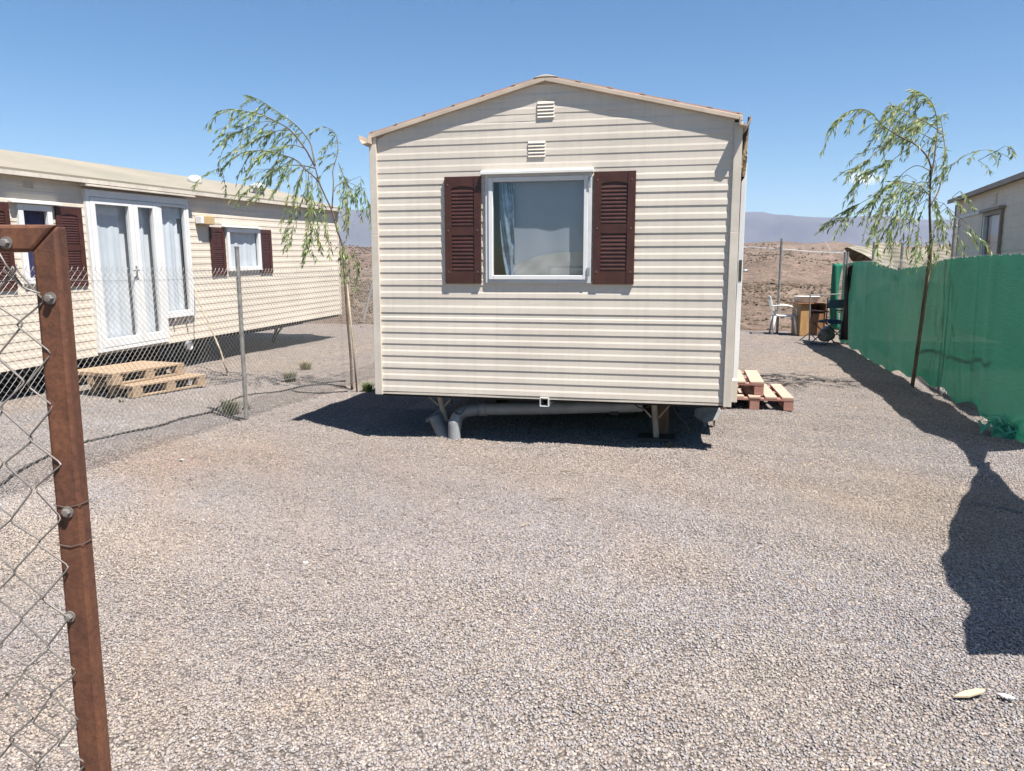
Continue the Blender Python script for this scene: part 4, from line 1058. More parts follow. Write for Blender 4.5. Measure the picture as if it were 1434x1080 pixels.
def pl(x, tab):
    if x <= tab[0][0]: return tab[0][1]
    for (a, p), (b_, q) in zip(tab, tab[1:]):
        if x <= b_: return p+(q-p)*(x-a)/(b_-a)
    return tab[-1][1]
sA, sB = min(topP[0][0], botP[0][0])-.25, topP[-1][0]
folds = [(1.1, .9, .12, .022), (2.0, 2.4, .045, .020), (3.0, .9, .20, .014), (4.2, 4.3, .05, .008), (1.6, 1.3, .03, .016), (2.45, 2.45, .02, .018), (2.4, 2.9, .02, .016), (6.2, 6.0, .3, .015)]
def net(a, b_):
    s = sA+(sB-sA)*a; z0, z1 = pl(s, botP), pl(s, topP); z = z0+(z1-z0)*b_
    o_ = .018*math.sin(1.5*s+2.0*b_)+.005*math.sin(3.9*s-3*b_+1)
    for st, sb, w, am in folds:
        c = sb+(st-sb)*b_; o_ += am*math.exp(-((s-c)/w)**2)*(1-.5*b_)
    o_ += .004*math.sin(14*s)*(b_**4) + .003*math.sin(7*s+9*b_) + .003*math.sin(9*(s*.5-b_*1.6))*math.sin(2.2*s+.7)
    z += (.006*math.sin(26*s+2*math.sin(3*s))+.006*math.sin(47*s+1))*(b_**8) + .03*math.sin(6*s)*(1-b_)**8
    p = fdir*s-fn*(.03+o_); return (p.x, p.y, z)
MB().grid(net, 420, 60).build('netting', M['net'], NF, smooth=True)
mb = MB(); chain(mb, fdir*(-.3), fdir*9.6, .06, 1.655, .056, .00135, 3, True, .008); mb.build('mesh', M['wire'], NF)
for px, yt, r in ((1221.5, 339, .020), (1261, 340, .020), (1335, 306, .024)):
    s, z = FPx(px, yt); q = fdir*s+fn*.03; MB().tube([(q.x, q.y, -.05), (q.x, q.y, z)], r, 10).build('post', M['galv'], NF)
for (a, b_) in (((1336, 372), (1297, 531)), ((1337, 376), (1321, 545)), ((1338, 380), (1346, 561)), ((1292, 483), (1400, 486))):
    pa, pb = FPx(*a), FPx(*b_); va, vb = fdir*pa[0]+fn*.02+Vector((0, 0, pa[1])), fdir*pb[0]+fn*.02+Vector((0, 0, max(.03, pb[1])))
    MB().tube([va, va.lerp(vb, .5)+fn*.01-Vector((0, 0, .02)), vb], .0085, 6).build('stay_wire', M['darkwire'], NF)
q = fdir*9.35; MB().tube([(q.x, q.y, -.05), (q.x, q.y, 1.85)], .022, 10).build('post', M['galv'], NF)
for pxp in (((1310, 318), (1322, 316), (1337, 317)), ((1318, 305), (1328, 309), (1337, 317))):
    P = [Vector((*(fdir*FPx(*p)[0]+fn*.03).xy, FPx(*p)[1])) for p in pxp]; MB().tube(P, .004, 5).build('tie_wire', M['white_dusty'], NF)
# frayed bunch of net on the ground near the frame edge
g = G(1422, 612, 0); mb = MB()
for k in range(110):
    a = random.uniform(0, 6.28); L = random.uniform(.08, .30); p = Vector((random.gauss(0, .12), random.gauss(0, .06), random.uniform(.02, .10)))
    q = p+Vector((math.cos(a)*L, math.sin(a)*L*.5, random.uniform(-.04, .14))); m_ = p.lerp(q, .5)+Vector((0, 0, .05))
    w = random.uniform(.006, .016); s_ = Vector((-math.sin(a)*w, math.cos(a)*w, w*.5))
    mb.quad(p-s_, p+s_, m_+s_, m_-s_); mb.quad(m_-s_, m_+s_, q+s_*.3, q-s_*.3)
def lump(a, b_):
    th = a*6.283; r = math.sin(b_*math.pi*.5); return (.22*r*math.cos(th), .10*r*math.sin(th), max(.0, .09*math.cos(b_*1.57)*(1+.5*math.sin(5*th)*r+.3*math.sin(9*th+2))))
mb.grid(lump, 40, 8)
o = mb.build('net_scrap', M['net_pale']); o.location = (g.x, g.y, gh(g.x, g.y)); tag(o, 'frayed pale teal bunch of torn net at the hem of the green fence', 'net scrap')

# the netted gate leaf standing open beyond the right edge: its shadow falls into the yard
ga, gb = Vector((4.1, 5.4, 0)), Vector((2.3, 2.2, 0)); gd = (gb-ga).normalized(); gn = Vector((gd.y, -gd.x, 0))
def shadow_src(px, py):
    g_ = G(px, py, 0); t = (ga-g_).dot(gn)/SUN.dot(gn); q = g_+SUN*t; return ((q-ga).dot(gd), q.z)
left_e = [(1365, 652), (1364, 668), (1352, 690), (1346, 702), (1334, 722), (1331, 738), (1325, 752), (1326, 768), (1317, 786), (1320, 806), (1322, 818), (1336, 832), (1352, 846), (1356, 858), (1350, 874), (1354, 890), (1350, 905), (1356, 916)]
right_e = [(1385, 648), (1390, 662), (1400, 676), (1416, 690), (1436, 704), (1470, 730), (1500, 770), (1510, 820), (1500, 870), (1480, 905), (1440, 917)]
def src2(px, py):
    g_ = G(px, py, 0); t = (n0_-g_).dot(fn)/SUN.dot(fn); q = g_+SUN*t; return ((q-n0_).dot(fdir), q.z)
l2 = [(sA, pl(sA, topP))]+[q for q in (src2(*p) for p in ((1330, 608), (1342, 622), (1352, 632), (1360, 645), (1365, 656))) if q[0] < sA-.01]
r2 = [(sA, pl(sA, botP))]+[q for q in (src2(*p) for p in ((1388, 606), (1391, 618), (1388, 634), (1384, 646), (1383, 656))) if q[0] < sA-.01]
GL = thing('net_gate', 'green netted gate leaf standing open just beyond the right edge', 'gate', ga)
lo_, ro_ = [shadow_src(*p) for p in left_e], [shadow_src(*p) for p in right_e]
mb = MB()
def along(P, t):
    P = [Vector(p) for p in P]; D = [0]
    for a, b_ in zip(P, P[1:]): D.append(D[-1]+(b_-a).length)
    t *= D[-1]
    for i in range(len(P)-1):
        if t <= D[i+1]+1e-9: return P[i].lerp(P[i+1], (t-D[i])/max(1e-9, D[i+1]-D[i]))
    return P[-1]
def gate_net(a, b_):
    q = along(lo_, a).lerp(along(ro_, a), b_); p = gd*q.x+gn*(.01*math.sin(9*q.x+6*q.y)); return (p.x, p.y, q.y)
mb.grid(gate_net, 60, 12); mb.build('netting', M['net'], GL)
def net2(a, b_):
    q = along(l2, a).lerp(along(r2, a), b_); p = fdir*q.x-fn*.03; return (p.x, p.y, q.y)
MB().grid(net2, 40, 12).build('netting', M['net'], NF, smooth=True)
p = gd*1.25+gn*.05; MB().tube([(p.x, p.y, -.05), (p.x, p.y, 1.3)], .02, 10).build('post', M['galv'], GL)

# ------------------------------------------------------------------ far end of the yard
fw_ = thing('wire_fence', 'slim steel posts strung with white wire along the far edge of the plot', 'fence', G(1088, 467))
o0 = fw_.location.copy()
b0 = G(1088, 467); t0 = AT(1095, 334, b0.y); mb = MB().tube([b0-o0-Vector((0, 0, .1)), t0-o0], .030, 10); mb.build('post', M['galv'], fw_)
bR = b0+UX*2.1; mb = MB(); tR = AT(1184, 353, bR.y); mb.tube([(tR.x-o0.x, tR.y-o0.y, -.1), tR-o0], .03, 10); mb.build('post', M['galv'], fw_)
bL = b0-UX*2.6; MB().tube([bL-o0-Vector((0, 0, .1)), bL-o0+Vector((0, 0, 2.2))], .03, 10).build('post', M['galv'], fw_)
w0, w1 = AT(1047, 346, bL.y-.1), AT(1184, 356, bR.y)
mb = MB(); wm = AT(1095, 349, b0.y)
mb.tube([bL-o0+Vector((0, 0, 1.9)), w0-o0, wm-o0, w0.lerp(w1, .72)-o0, tR-o0-Vector((0, 0, .03))], .010, 5); mb.build('wire', M['flash'], fw_)
e0, e1 = AT(1156, 338, bR.y+2), AT(1163, 352, bR.y+2); MB().tube([e0-o0, e1-o0, tR-o0], .008, 5).build('wire', M['flash'], fw_)

# kerb timber at the far edge
p = UX*6.0+VY*(VMAX-.55); o = MB().box(-1.6, 1.6, -.05, .05, .0, .07).build('edge_timber', M['cane'], bevel=.008); o.location = (p.x, p.y, 0); o.rotation_euler = (0, 0, AZ+.01)
tag(o, 'weathered timber lying along the far gravel edge behind the white chair', 'timber')

# white plastic armchair
def chair():
    g = G(1096, 468, 0)
    t = thing('plastic_chair', 'white plastic garden armchair standing side on at the far gravel edge', 'chair', (g.x, g.y, 0), R(-12))
    MB().grid(lambda a, b_: (-.22+.46*a, -.22+.44*b_, .43+.02*(2*a-1)**2+.015*math.cos((b_-.5)*3)), 8, 8).build('seat', M['plastic_white'], t, smooth=True)
    o = t.children[0]; sm = o.modifiers.new('solid', 'SOLIDIFY'); sm.thickness = .02
    mb = MB()
    for k in range(6):
        y = -.19+.38*k/5; mb.bar((-.21, y, .44), (-.34, y*1.08, .86), .045, .014)
    mb.bar((-.335, -.225, .86), (-.335, .225, .86), .03, .05); mb.build('backrest', M['plastic_white'], t, bevel=.003)
    for y in (-.25, .25):
        mb = MB().tube(curve([(-.31, y, .80-.14), (-.1, y*1.05, .68), (.12, y*1.05, .66), (.24, y, .60), (.25, y, .44)], 5), .024, 8, True, .6); mb.build('armrest', M['plastic_white'], t, smooth=True)
    for x in (-.24, .24):
        for y in (-.23, .23):
            mb = MB().tube([(x*.9, y*.95, .43), (x*1.12, y*1.08, 0)], [.030, .020], 8); mb.build('leg', M['plastic_white'], t, smooth=True)
chair()
# cabinet with a white basin
g = G(1133, 470, 0); Cb = thing('wooden_cabinet', 'brown wooden cabinet open at one side beside the white chair', 'cabinet', (g.x, g.y, 0), AZ+.25)
MB().box(-.22, -.20, 0, .5, 0, .72).build('side_panel', M['cabinet_light'], Cb); MB().box(.34, .36, 0, .5, 0, .72).build('side_panel', M['cabinet'], Cb)
MB().box(-.1997, .0, .0, .02, .0, .72).build('front_panel', M['cabinet_light'], Cb); MB().box(.0003, .3397, .02, .04, .0, .50).build('front_panel', M['cabinet'], Cb)
MB().box(-.1997, .3397, .48, .50, 0, .72).build('back_panel', M['cabinet'], Cb)
MB().box(-.34, .46, -.06, .56, .7203, .745).build('top', M['cabinet'], Cb, bevel=.004)
g2 = Vector((g.x, g.y, .746)); mb = MB().lathe([(.20, 0), (.24, .02), (.27, .13), (.285, .135), (.28, .145), (.255, .14), (.22, .03), (.001, .025)], 18)
mb.v = [(v[0]*1.05, v[1]*.75, v[2]) for v in mb.v]; o = mb.build('washing_basin', M['plastic_white'], smooth=True); o.location = (g.x-.02, g.y+.22, .746); o.rotation_euler = (0, 0, AZ)
tag(o, 'white plastic basin standing on top of the brown cabinet', 'basin')
# folding canvas chair
g = G(1153, 481, 0); Ch = thing('folding_chair', 'dark folding director chair with navy canvas seat by the end of the net', 'chair', (g.x, g.y, 0), R(195))
MB().grid(lambda a, b_: (-.24+.48*a, -.02+.42*b_, .46-.04*math.sin(math.pi*a)), 8, 4).build('seat', M['navy'], Ch, smooth=True)
MB().grid(lambda a, b_: (-.27+.54*a, .42+.03*math.sin(math.pi*a), .74+.17*b_), 8, 4).build('backrest', M['teal_cloth'], Ch, smooth=True)
for x in (-.28, .28):
    MB().tube([(x, .42, .42), (x, .42, .93)], .012, 8).build('back_post', M['black_metal'], Ch)
    MB().box(x-.025, x+.025, -.06, .46, .66, .685).build('armrest', M['board_dark'], Ch, bevel=.004)
    MB().tube([(x, -.03, .66), (x, -.03, .42)], .011, 8).build('arm_post', M['black_metal'], Ch)
for y in (-.02, .40):
    for s in (-1, 1): MB().tube([(s*.27, y, .45), (-s*.27, y, .02)], .011, 8).build('leg', M['black_metal'], Ch)
for x in (-.27, .27): MB().tube([(x, -.06, .015), (x, .46, .015)], .012, 8).build('foot_bar', M['black_metal'], Ch)
cu = MB().grid(lambda a, b_: (-.20+.40*a, .0+.34*b_, .465+.075*math.sin(math.pi*a)**.5*math.sin(math.pi*b_)**.5-.03*math.sin(math.pi*a)), 10, 8).build('cushion', M['navy'], smooth=True)
cu.location = Ch.location; cu.rotation_euler = Ch.rotation_euler; tag(cu, 'navy cushion lying on the seat of the dark folding chair', 'cushion')
# tall thin stand in front of the cabinet
g = G(1133, 478, 0); St = thing('metal_stand', 'thin grey metal stand with splayed feet before the brown cabinet', 'stand', (g.x, g.y, 0))
MB().tube([(0, 0, .02), (-.03, 0, .98)], .014, 8).build('pole', M['galv'], St)
for a in (.3, 2.4, 4.4): MB().tube([(0, 0, .18), (.20*math.cos(a), .20*math.sin(a), 0.01)], .011, 6).build('leg', M['galv'], St)
MB().tube([(-.03, 0, .97), (.75, .02, .99)], .011, 6).build('arm', M['galv'], St)
# pot on the ground
g = G(1150, 481, 0); o = MB().lathe([(.10, 0), (.13, .05), (.15, .20), (.165, .21), (.15, .215), (.13, .20), (.09, .03), (.001, .03)], 16).build('metal_pot', M['galv'], smooth=False)
o.location = (g.x, g.y, .13); o.rotation_euler = (R(70), 0, R(120)); tag(o, 'dull grey pot tipped over on the gravel under the folding chair', 'pot')
# dark cloth strip tied to the end of the net, small green piece behind
g = G(1183, 477, 0)
def strip(a, b_):
    xl, xr = 1178+8*b_+2*math.sin(5*b_), 1187+5*b_; p = AT(xl+(xr-xl)*a, 476-105*b_, 14.9); return (p.x-g.x, p.y-g.y+.05*math.sin(6*a+4*b_), max(0.02, p.z))
def strip_b(a, b_): x, y, z = strip(a, b_); return (x, y+.03, z)
o = MB().grid(strip, 6, 20).build('cloth_strip', M['brown_cloth'], smooth=True); sm = o.modifiers.new('solid', 'SOLIDIFY'); sm.thickness = .03
o.location = (g.x, g.y, 0); tag(o, 'dark brown cloth hanging down at the far end of the green net', 'cloth')
g = Vector((7.35, 17.2, 0))
def piece(a, b_):
    xl, xr = 1162+4*b_, 1176+6*b_-4*math.sin(3*b_); p = AT(xl+(xr-xl)*a, 462-93*b_, 17.3); return (p.x-g.x, p.y-g.y+.05*math.sin(6*a+3*b_), max(.02, p.z))
o = MB().grid(piece, 6, 20).build('net_piece', M['net'], smooth=True); sm = o.modifiers.new('solid', 'SOLIDIFY'); sm.thickness = .008
o.location = (g.x, g.y, 0); tag(o, 'narrow loose piece of green net behind the dark brown cloth', 'net piece')

# tarpaulin shelter behind the net
def tarp_mat():
    m, nt, b, out = new_mat('weathered_tarpaulin'); c = coords(nt, 'Object', (1, 1, 1))
    n1 = noise(nt, c, 1.4, 6); w = N(nt, 'ShaderNodeTexWave', bands_direction='DIAGONAL'); w.inputs['Scale'].default_value = 2.6; w.inputs['Distortion'].default_value = 3; nt.links.new(c, w.inputs['Vector'])
    r = ramp(nt, [(.25, (.07, .062, .045)), (.45, (.14, .125, .092)), (.62, (.20, .18, .135)), (.8, (.27, .255, .21))]); nt.links.new(n1, r.inputs[0])
    r2 = ramp(nt, [(.3, .62), (.6, 1.05)]); nt.links.new(w.outputs['Fac'], r2.inputs[0])
    base = mixc(nt, 1.0, r.outputs[0], r2.outputs[0], 'MULTIPLY'); nt.links.new(base, b.inputs['Base Color']); b.inputs['Roughness'].default_value = .8; bump(nt, b, n1, .5, .05); return m
g = AT(1262, 376, 19.5); SH = thing('tarp_shelter', 'low tan and olive tarpaulin shelter rising behind the green net', 'shelter', (g.x, g.y, 0))
tab = [(0, 346.5), (.10, 343), (.25, 340), (.40, 340), (.55, 346), (.68, 346), (.80, 346), (.9, 348), (1, 354)]
def tarp(a, b_):
    px = 1186+148*a; t = abs(2*b_-1)
    yt = pl(a, tab); p = AT(px, yt, 19.5); drop = (.02+.85*min(1, a*3))*t**1.3
    y = (b_-.5)*(.3+2.6*min(1, a*2.2)); z = p.z-drop+.05*math.sin(13*a+5*b_)*min(1, a*4)+.03*math.sin(29*a-11*b_)*min(1, a*4)
    return (p.x-g.x, y, z)
o = MB().grid(tarp, 60, 24).build('tarp', tarp_mat(), SH, smooth=True)
for px in (1225, 1268, 1312):
    p = AT(px, 345, 19.5); MB().tube([(p.x-g.x, 0, -.05), (p.x-g.x, 0, p.z-.06)], .03, 8).build('pole', M['stake'], SH)
for px in (1212, 1262, 1325):
    p = AT(px, 372, 18.6); MB().tube([(p.x-g.x, -.9, -.05), (p.x-g.x, -.9, 1.62)], .025, 8).build('pole', M['stake'], SH)

# ------------------------------------------------------------------ young willows
def leaf_cols(n_, yellow):
    out_ = []
    base = [(.185, .265, .10), (.24, .325, .115), (.29, .37, .115), (.155, .22, .115), (.29, .35, .17)]
    for _ in range(n_):
        c = random.choice(base) if random.random() > yellow else random.choice([(.44, .42, .10), (.38, .36, .11), (.46, .36, .12)])
        k = random.uniform(.75, 1.25); out_.append((c[0]*k, c[1]*k, c[2]*k, 1))
    return out_
def willow(label, base_px, trunk_px, limbs, strands, wind, Y0, r0, stake=None, yellow=.06, seed=1, lean=0.0):
    random.seed(seed)
    g = G(*base_px); t = thing('willow_tree', label, 'tree', (g.x, g.y, 0), group='young willows')
    def P3(pts, z0, z1): return [AT(x, y, Y0+z0+(z1-z0)*i/max(1, len(pts)-1))-Vector((g.x, g.y, 0)) for i, (x, y) in enumerate(pts)]
    tp = curve(P3(trunk_px, 0, lean), 5); tp[0].z = -.03
    MB().tube(tp, [r0*(1-.55*i/(len(tp)-1)) for i in range(len(tp))], 10).build('trunk', M['bark'], t, smooth=True)
    twigs = []
    for pts, ra, dz, dens in limbs:
        L = curve(P3(pts, lean+dz*.1, lean+dz), 5)
        MB().tube(L, [max(.0025, ra*(1-.85*i/(len(L)-1))) for i in range(len(L))], 7).build('branch', M['bark'] if ra > .008 else M['twig'], t, smooth=True)
        twigs.append((L, dens, .45))
        # side shoots
        for k in range(int(dens*10)):
            i = random.randrange(int(len(L)*.35), len(L)); p = L[i]; ln = random.uniform(.18, .5)
            dr = Vector((random.gauss(wind[0], .35), random.gauss(0, .45), random.gauss(wind[1], .3)))
            q = [p]
            for s in range(6): dr.z -= .16; dr.normalize(); q.append(q[-1]+dr*ln/6)
            twigs.append((q, 1.2, .0))
    for pts, dz in strands:
        L = curve(P3(pts, lean+dz*.5, lean+dz), 4); twigs.append((L, 1.0, .12))
        for rep in range(2):
            o_ = Vector((random.gauss(0, .075), random.gauss(0, .15), random.gauss(0, .09)))
            twigs.append(([p+o_*min(1, i/2)+Vector((random.gauss(0, .008), 0, 0)) for i, p in enumerate(L)], .9, .15))
    tw = MB(); lf = MB(); lc = []
    for q, dens, start in twigs:
        if len(q) > 2: tw.tube(q, [.0032*(1-.6*i/(len(q)-1)) for i in range(len(q))], 4, False)
        tot = sum((b_-a).length for a, b_ in zip(q, q[1:])); n_ = int(tot*54*dens)
        for k in range(n_):
            u = start+(1-start)*random.random(); f = u*(len(q)-1); i = min(int(f), len(q)-2); p = q[i].lerp(q[i+1], f-i); d_ = (q[i+1]-q[i]).normalized()
            dr = (d_*.75+Vector((wind[0]*.35+random.gauss(0, .42), random.gauss(0, .5), random.gauss(-.35, .3)))).normalized()
            ln = random.uniform(.05, .10); w = random.uniform(.0055, .0095)
            sd = dr.cross(Vector((random.gauss(0, 1), random.gauss(0, 1), random.gauss(0, 1)))).normalized()*w
            m_ = p+dr*ln*.45; e_ = p+dr*ln+Vector((0, 0, -.008))
            lf.quad(p, m_+sd, e_, m_-sd); c = leaf_cols(1, yellow)[0]; lc += [c]*4
    tw.build('twigs', M['twig'], t); lf.col = lc; lf.build('crown', M['leaf'], t)
    return t
Yt = G(493, 545).y
willow('young wind-bent willow between the two homes, leaning over the chain link', (493, 545),
       [(493, 546), (491, 500), (486, 440), (483, 390), (479, 345), (472, 322), (465, 296), (455, 274), (447, 255), (441, 233)],
       [([(441, 233), (434, 220), (427, 208), (406, 182), (384, 169), (365, 160), (349, 157), (325, 153), (304, 156)], .012, -.3, 1.0),
        ([(441, 231), (438, 214), (433, 198), (416, 177), (392, 159), (365, 141), (345, 133)], .011, .4, 1.1),
        ([(465, 292), (467, 257), (466, 240), (470, 225), (473, 212), (472, 194), (466, 183), (453, 177)], .009, .6, .5),
        ([(468, 268), (472, 260), (484, 255), (500, 261), (510, 270), (517, 284)], .006, .2, .2),
        ([(447, 255), (437, 245), (427, 237), (416, 225), (396, 217), (367, 211), (338, 215), (310, 236)], .010, -.2, 1.1),
        ([(441, 236), (425, 232), (405, 232), (385, 238), (365, 252), (343, 270)], .008, .5, .7),
        ([(427, 208), (410, 203), (395, 206), (378, 214)], .006, -.5, .5),
        ([(406, 182), (390, 183), (372, 190), (350, 200)], .006, .2, .9),
        ([(384, 169), (362, 172), (340, 182), (322, 190)], .005, -.3, .8)],
       [([(427, 232), (420, 255), (412, 285), (404, 315), (396, 340)], .3), ([(425, 235), (418, 260), (416, 290), (409, 325), (404, 345)], -.4), ([(432, 238), (431, 270), (432, 310), (428, 345), (425, 360)], .2),
        ([(437, 240), (437, 275), (437, 320), (431, 352)], -.3), ([(444, 248), (447, 275), (448, 310), (446, 340), (452, 355)], .4), ([(447, 256), (452, 285), (458, 320), (464, 350)], -.2), ([(484, 256), (486, 280), (488, 305), (488, 330)], .1), ([(484, 256), (487, 275), (485, 300), (481, 325)], -.2), ([(497, 260), (500, 280), (502, 305)], .1), ([(474, 228), (481, 245), (489, 262), (497, 278)], .3),
        ([(476, 335), (480, 350), (482, 370), (484, 395)], -.1), ([(478, 340), (486, 355), (490, 372), (488, 392)], .1), ([(405, 228), (396, 250), (385, 268), (378, 280)], .3), ([(385, 236), (372, 255), (360, 272), (346, 286)], -.2), ([(514, 280), (518, 296), (520, 318)], .1)],
       (-.8, -.15), Yt, .016, seed=11, yellow=.10)
willow('young willow with drooping twigs in front of the green net fence', (1277, 540),
       [(1277, 541), (1283, 500), (1291, 440), (1299, 380), (1303, 340), (1302, 300), (1302, 275), (1303, 253), (1304, 233)],
       [([(1304, 235), (1298, 219), (1281, 202), (1261, 192), (1236, 176), (1222, 160), (1208, 153), (1190, 156), (1168, 171)], .011, -.3, 1.1),
        ([(1303, 253), (1308, 225), (1311, 200), (1313, 182), (1310, 157), (1302, 140), (1290, 130), (1277, 126)], .011, .3, 1.5),
        ([(1303, 288), (1314, 268), (1320, 243), (1323, 212), (1321, 190), (1318, 165), (1325, 160)], .010, .5, .9),
        ([(1322, 235), (1339, 227), (1350, 219), (1361, 214), (1382, 210), (1400, 214), (1415, 222)], .005, .2, .25),
        ([(1302, 275), (1290, 262), (1278, 258), (1265, 258), (1250, 272), (1235, 295), (1222, 318)], .007, -.4, 1.0),
        ([(1304, 240), (1285, 232), (1268, 240), (1250, 258), (1232, 275), (1218, 300)], .006, .4, 1.0),
        ([(1281, 202), (1262, 215), (1245, 228), (1228, 236), (1210, 243)], .006, .1, 1.0),
        ([(1261, 192), (1245, 200), (1225, 215), (1210, 230), (1198, 236)], .006, -.3, .9),
        ([(1313, 182), (1298, 172), (1280, 163), (1262, 152), (1248, 147)], .006, -.2, 1.3),
        ([(1311, 198), (1292, 188), (1275, 180), (1258, 168), (1246, 166)], .006, .5, 1.2),
        ([(1310, 160), (1305, 165), (1292, 165), (1272, 178)], .005, .6, 1.2),
        ([(1236, 272), (1222, 276), (1205, 285), (1190, 298), (1176, 312)], .005, .2, .8)],
       [([(1300, 255), (1278, 258), (1262, 275), (1248, 300), (1232, 325)], .3), ([(1300, 262), (1285, 262), (1275, 278), (1268, 300), (1262, 320)], -.3), ([(1302, 268), (1292, 266), (1283, 280), (1277, 305)], .2), ([(1270, 245), (1255, 258), (1240, 285), (1230, 312), (1222, 335)], .1), ([(1288, 270), (1282, 300), (1276, 330), (1272, 350)], -.1), ([(1298, 278), (1290, 300), (1285, 325), (1282, 360)], .3),
        ([(1304, 285), (1312, 290), (1320, 315), (1322, 345)], .1), ([(1322, 285), (1328, 295), (1333, 315), (1342, 340), (1352, 362)], .2), ([(1327, 290), (1340, 310), (1358, 328), (1372, 345)], -.2), ([(1345, 268), (1352, 275), (1360, 285), (1364, 292)], .1), ([(1310, 225), (1312, 238), (1311, 250), (1306, 262)], .1), ([(1370, 225), (1380, 232), (1388, 240)], .2), ([(1250, 275), (1240, 305), (1232, 330), (1226, 350)], -.3), ([(1262, 300), (1256, 325), (1250, 350), (1246, 372)], .2), ([(1296, 340), (1300, 350), (1296, 372)], .1), ([(1285, 330), (1288, 350), (1284, 374)], -.2)],
       (-.7, -.35), G(1277, 540).y, .022, yellow=.14, seed=23, lean=-.55)
def stake(pb, pt, label, m, Yoff, r=.011):
    g = G(*pb); tp = AT(pt[0], pt[1], g.y+Yoff); o = MB().tube([Vector((0, 0, -.03)), (tp-g)*.5+Vector((.006, 0, 0)), tp-g], [r, r*.95, r*.85], 8).build('tree_stake', M[m], smooth=True); o.location = g
    tag(o, label, 'stake', 'stakes beside the young willows')
stake((500, 548), (486, 398), 'pale wooden stake tied beside the wind-bent willow', 'stake', .1)
stake((1279, 542), (1306, 345), 'thin cane standing close along the trunk of the right willow', 'cane', -.55, .009)

# ------------------------------------------------------------------ weeds
def weed(px, py, size, n_, label, col, dry=.3, seed=0):
    random.seed(seed+50); g = G(px, py); mb = MB(); lc = []
    for k in range(n_):
        a = random.uniform(0, 6.28); r = random.uniform(0, .35)*size; p = Vector((r*math.cos(a), r*math.sin(a)*.8, 0)); L = size*random.uniform(.35, 1)
        out_ = Vector((math.cos(a), math.sin(a), 0))*random.uniform(.15, .9); up = Vector((0, 0, 1)); w = random.uniform(.003, .006)
        sd = Vector((-math.sin(a), math.cos(a), 0))*w; q1 = p+(up+out_*.4)*L*.5; q2 = p+(up*.85+out_)*L*.85
        mb.quad(p-sd, p+sd, q1+sd*.8, q1-sd*.8); mb.tri(q1-sd*.8, q1+sd*.8, q2)
        c = col if random.random() > dry else (.30, .24, .12); k_ = random.uniform(.7, 1.3); lc += [(c[0]*k_, c[1]*k_, c[2]*k_, 1)]*7
    mb.col = lc; o = mb.build('weed_clump', M['weed']); o.location = (g.x, g.y, gh(g.x, g.y)-.005); tag(o, label, 'weed', 'weed clumps on the gravel')
weed(322, 580, .28, 190, 'tall grassy weed clump at the foot of the slim fence post', (.13, .16, .075), .25, 1)
weed(406, 535, .24, 150, 'broad green weed clump between fence post and hose loop', (.10, .125, .06), .3, 2)
weed(428, 517, .24, 150, 'straw coloured weed clump just beyond the broad green one', (.17, .16, .07), .5, 3)
weed(515, 547, .20, 150, 'leafy green weed clump under the bottom corner of the gable-end home', (.08, .13, .04), .1, 4)
weed(345, 575, .12, 60, 'small weed tuft right behind the slim fence post', (.12, .14, .07), .3, 5)
weed(170, 563, .08, 40, 'tiny dry weed tuft in front of the pale pallets', (.16, .16, .08), .5, 6)
weed(938, 628, .09, 36, 'few dry stems at the shadow edge under the gable-end home', (.22, .16, .10), .6, 7)

# scraps
def scrap(px, py, outl, th, m, name, label, cat, rz=0):
    g = G(px, py); k = len(outl); mb = MB(); mb.v = [(x, y, .012+.01*math.sin(9*x)) for x, y in outl]+[(x, y, .012+th+.01*math.sin(9*x)) for x, y in outl]
    mb.f = [tuple(range(k))[::-1], tuple(range(k, 2*k))]+[(i, (i+1) % k, k+(i+1) % k, k+i) for i in range(k)]
    o = mb.build(name, M[m]); o.location = (g.x, g.y, gh(g.x, g.y)+.006); o.rotation_euler = (0, 0, rz); tag(o, label, cat)
scrap(1357, 981, [(-.066, -.010), (-.02, -.022), (.045, -.010), (.062, .004), (.035, .016), (-.02, .010)], .006, 'card', 'cardboard_scrap', 'torn strip of tan cardboard lying on the gravel below the dark shadow', 'scrap', .1)
scrap(1408, 984, [(-.02, .02), (-.008, -.008), (.018, -.022), (.022, -.012), (.004, .016)], .002, 'paper', 'paper_scrap', 'small white paper scrap beside the tan cardboard strip', 'scrap')
for px, py, L, a, lab in ((780, 703, .10, .1, 'dark twig lying flat in the middle of the open gravel'), (792, 662, .08, -.2, 'short dark twig nearest the shadow of the gable-end home'), (736, 737, .07, .6, 'pale straw lying on the open gravel left of the dark twigs')):
    g = G(px, py); o = MB().tube([(-L/2, -.01, .016), (-L*.1, .008, .02), (L/2, 0, .017)], [.0035, .004, .0025], 6).build('twig', M['stake' if 'pale' in lab else 'cane']); o.location = (g.x, g.y, gh(g.x, g.y)); o.rotation_euler = (0, 0, a); tag(o, lab, 'twig')
random.seed(5)
for px, py, s in ((428, 793, .017), (302, 588, .022), (255, 646, .022), (282, 560, .022)):
    g = G(px, py); mb = MB(); mb.v = [tuple(v*s*random.uniform(.7, 1.15)) for v in ico_v]; mb.f = [tuple(int(i) for i in f) for f in ico_f]
    o = mb.build('white_stone', M['pale_stone']); o.location = (g.x, g.y, gh(g.x, g.y)+s*.5); o.scale = (1, .8, .6)
    lab = {428: 'pale stone lying alone in the middle of the open gravel', 302: 'pale stone beside the stub of dark hose', 255: 'pale stone on the reddish gravel below the long hose', 282: 'pale stone behind the long hose, near the pale pallets'}[px]
    tag(o, lab, 'stone', 'pale stones on the gravel')

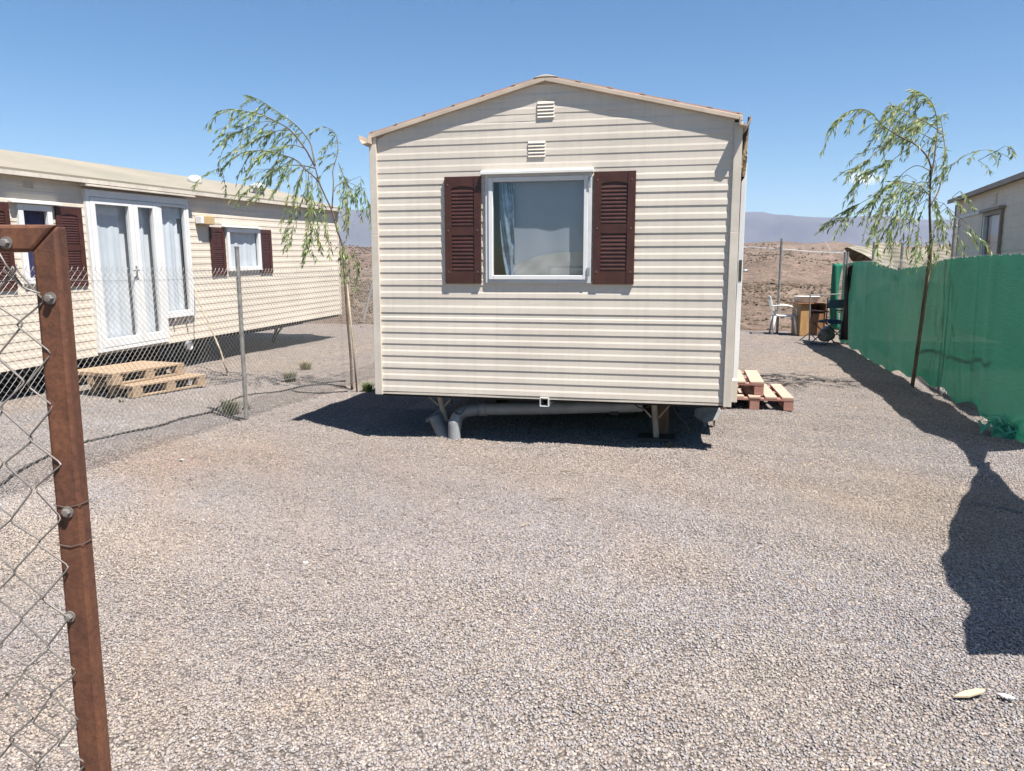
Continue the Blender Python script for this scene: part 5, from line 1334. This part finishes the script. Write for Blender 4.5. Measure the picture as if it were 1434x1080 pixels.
# ------------------------------------------------------------------ light
world = bpy.data.worlds.new('World'); bpy.context.scene.world = world; world.use_nodes = True
nt = world.node_tree; bg = nt.nodes['Background']
sky = nt.nodes.new('ShaderNodeTexSky'); sky.sky_type = 'NISHITA'; sky.sun_disc = False
elev = math.atan2(SUN.z, math.hypot(SUN.x, SUN.y)); sky.sun_elevation = elev; sky.sun_rotation = math.atan2(SUN.x, SUN.y)
sky.altitude = 400; sky.air_density = 1.0; sky.dust_density = .3; sky.ozone_density = 2.5
# one wisp of cloud
tc = nt.nodes.new('ShaderNodeTexCoord'); cd = ray(1207, 250).normalized()
sub = N(nt, 'ShaderNodeVectorMath', operation='SUBTRACT'); sub.inputs[1].default_value = cd; nt.links.new(tc.outputs['Generated'], sub.inputs[0])
nz = N(nt, 'ShaderNodeTexNoise'); nz.inputs['Scale'].default_value = 160; nz.inputs['Detail'].default_value = 5; nt.links.new(tc.outputs['Generated'], nz.inputs['Vector'])
scl = N(nt, 'ShaderNodeVectorMath', operation='MULTIPLY'); scl.inputs[1].default_value = (1/.022, 1/.022, 1/.0085); nt.links.new(sub.outputs[0], scl.inputs[0])
ln = N(nt, 'ShaderNodeVectorMath', operation='LENGTH'); nt.links.new(scl.outputs[0], ln.inputs[0])
ad = N(nt, 'ShaderNodeMath', operation='MULTIPLY_ADD'); ad.inputs[1].default_value = 1.6; nt.links.new(nz.outputs['Fac'], ad.inputs[0]); nt.links.new(ln.outputs['Value'], ad.inputs[2])
rp_ = ramp(nt, [(.35, .75), (.75, 0.0)]); dv = N(nt, 'ShaderNodeMath', operation='DIVIDE'); dv.inputs[1].default_value = 2.4; nt.links.new(ad.outputs[0], dv.inputs[0]); nt.links.new(dv.outputs[0], rp_.inputs[0])
hs = N(nt, 'ShaderNodeHueSaturation'); hs.inputs['Saturation'].default_value = 1.22; nt.links.new(mixc(nt, 1.0, sky.outputs[0], (.88, .955, .975), 'MULTIPLY'), hs.inputs['Color'])
cm = mixc(nt, rp_.outputs[0], hs.outputs[0], (16.5, 16.0, 16.2))
nt.links.new(cm, bg.inputs['Color']); bg.inputs['Strength'].default_value = .051
sl = bpy.data.lights.new('sun', 'SUN'); sl.energy = 5.0; sl.angle = R(.53); sl.color = (1.0, .955, .89)
so = bpy.data.objects.new('sun', sl); C.objects.link(so); so.rotation_euler = SUN.to_track_quat('Z', 'Y').to_euler(); so.location = (4, -4, 12)
sc = bpy.context.scene
sc.view_settings.view_transform = 'Standard'; sc.view_settings.look = 'None'; sc.view_settings.gamma = 1; sc.view_settings.use_curve_mapping = False
sc.view_settings.exposure = 1.40
sc.cycles.max_bounces = 8; sc.cycles.transparent_max_bounces = 12; sc.cycles.use_denoising = True
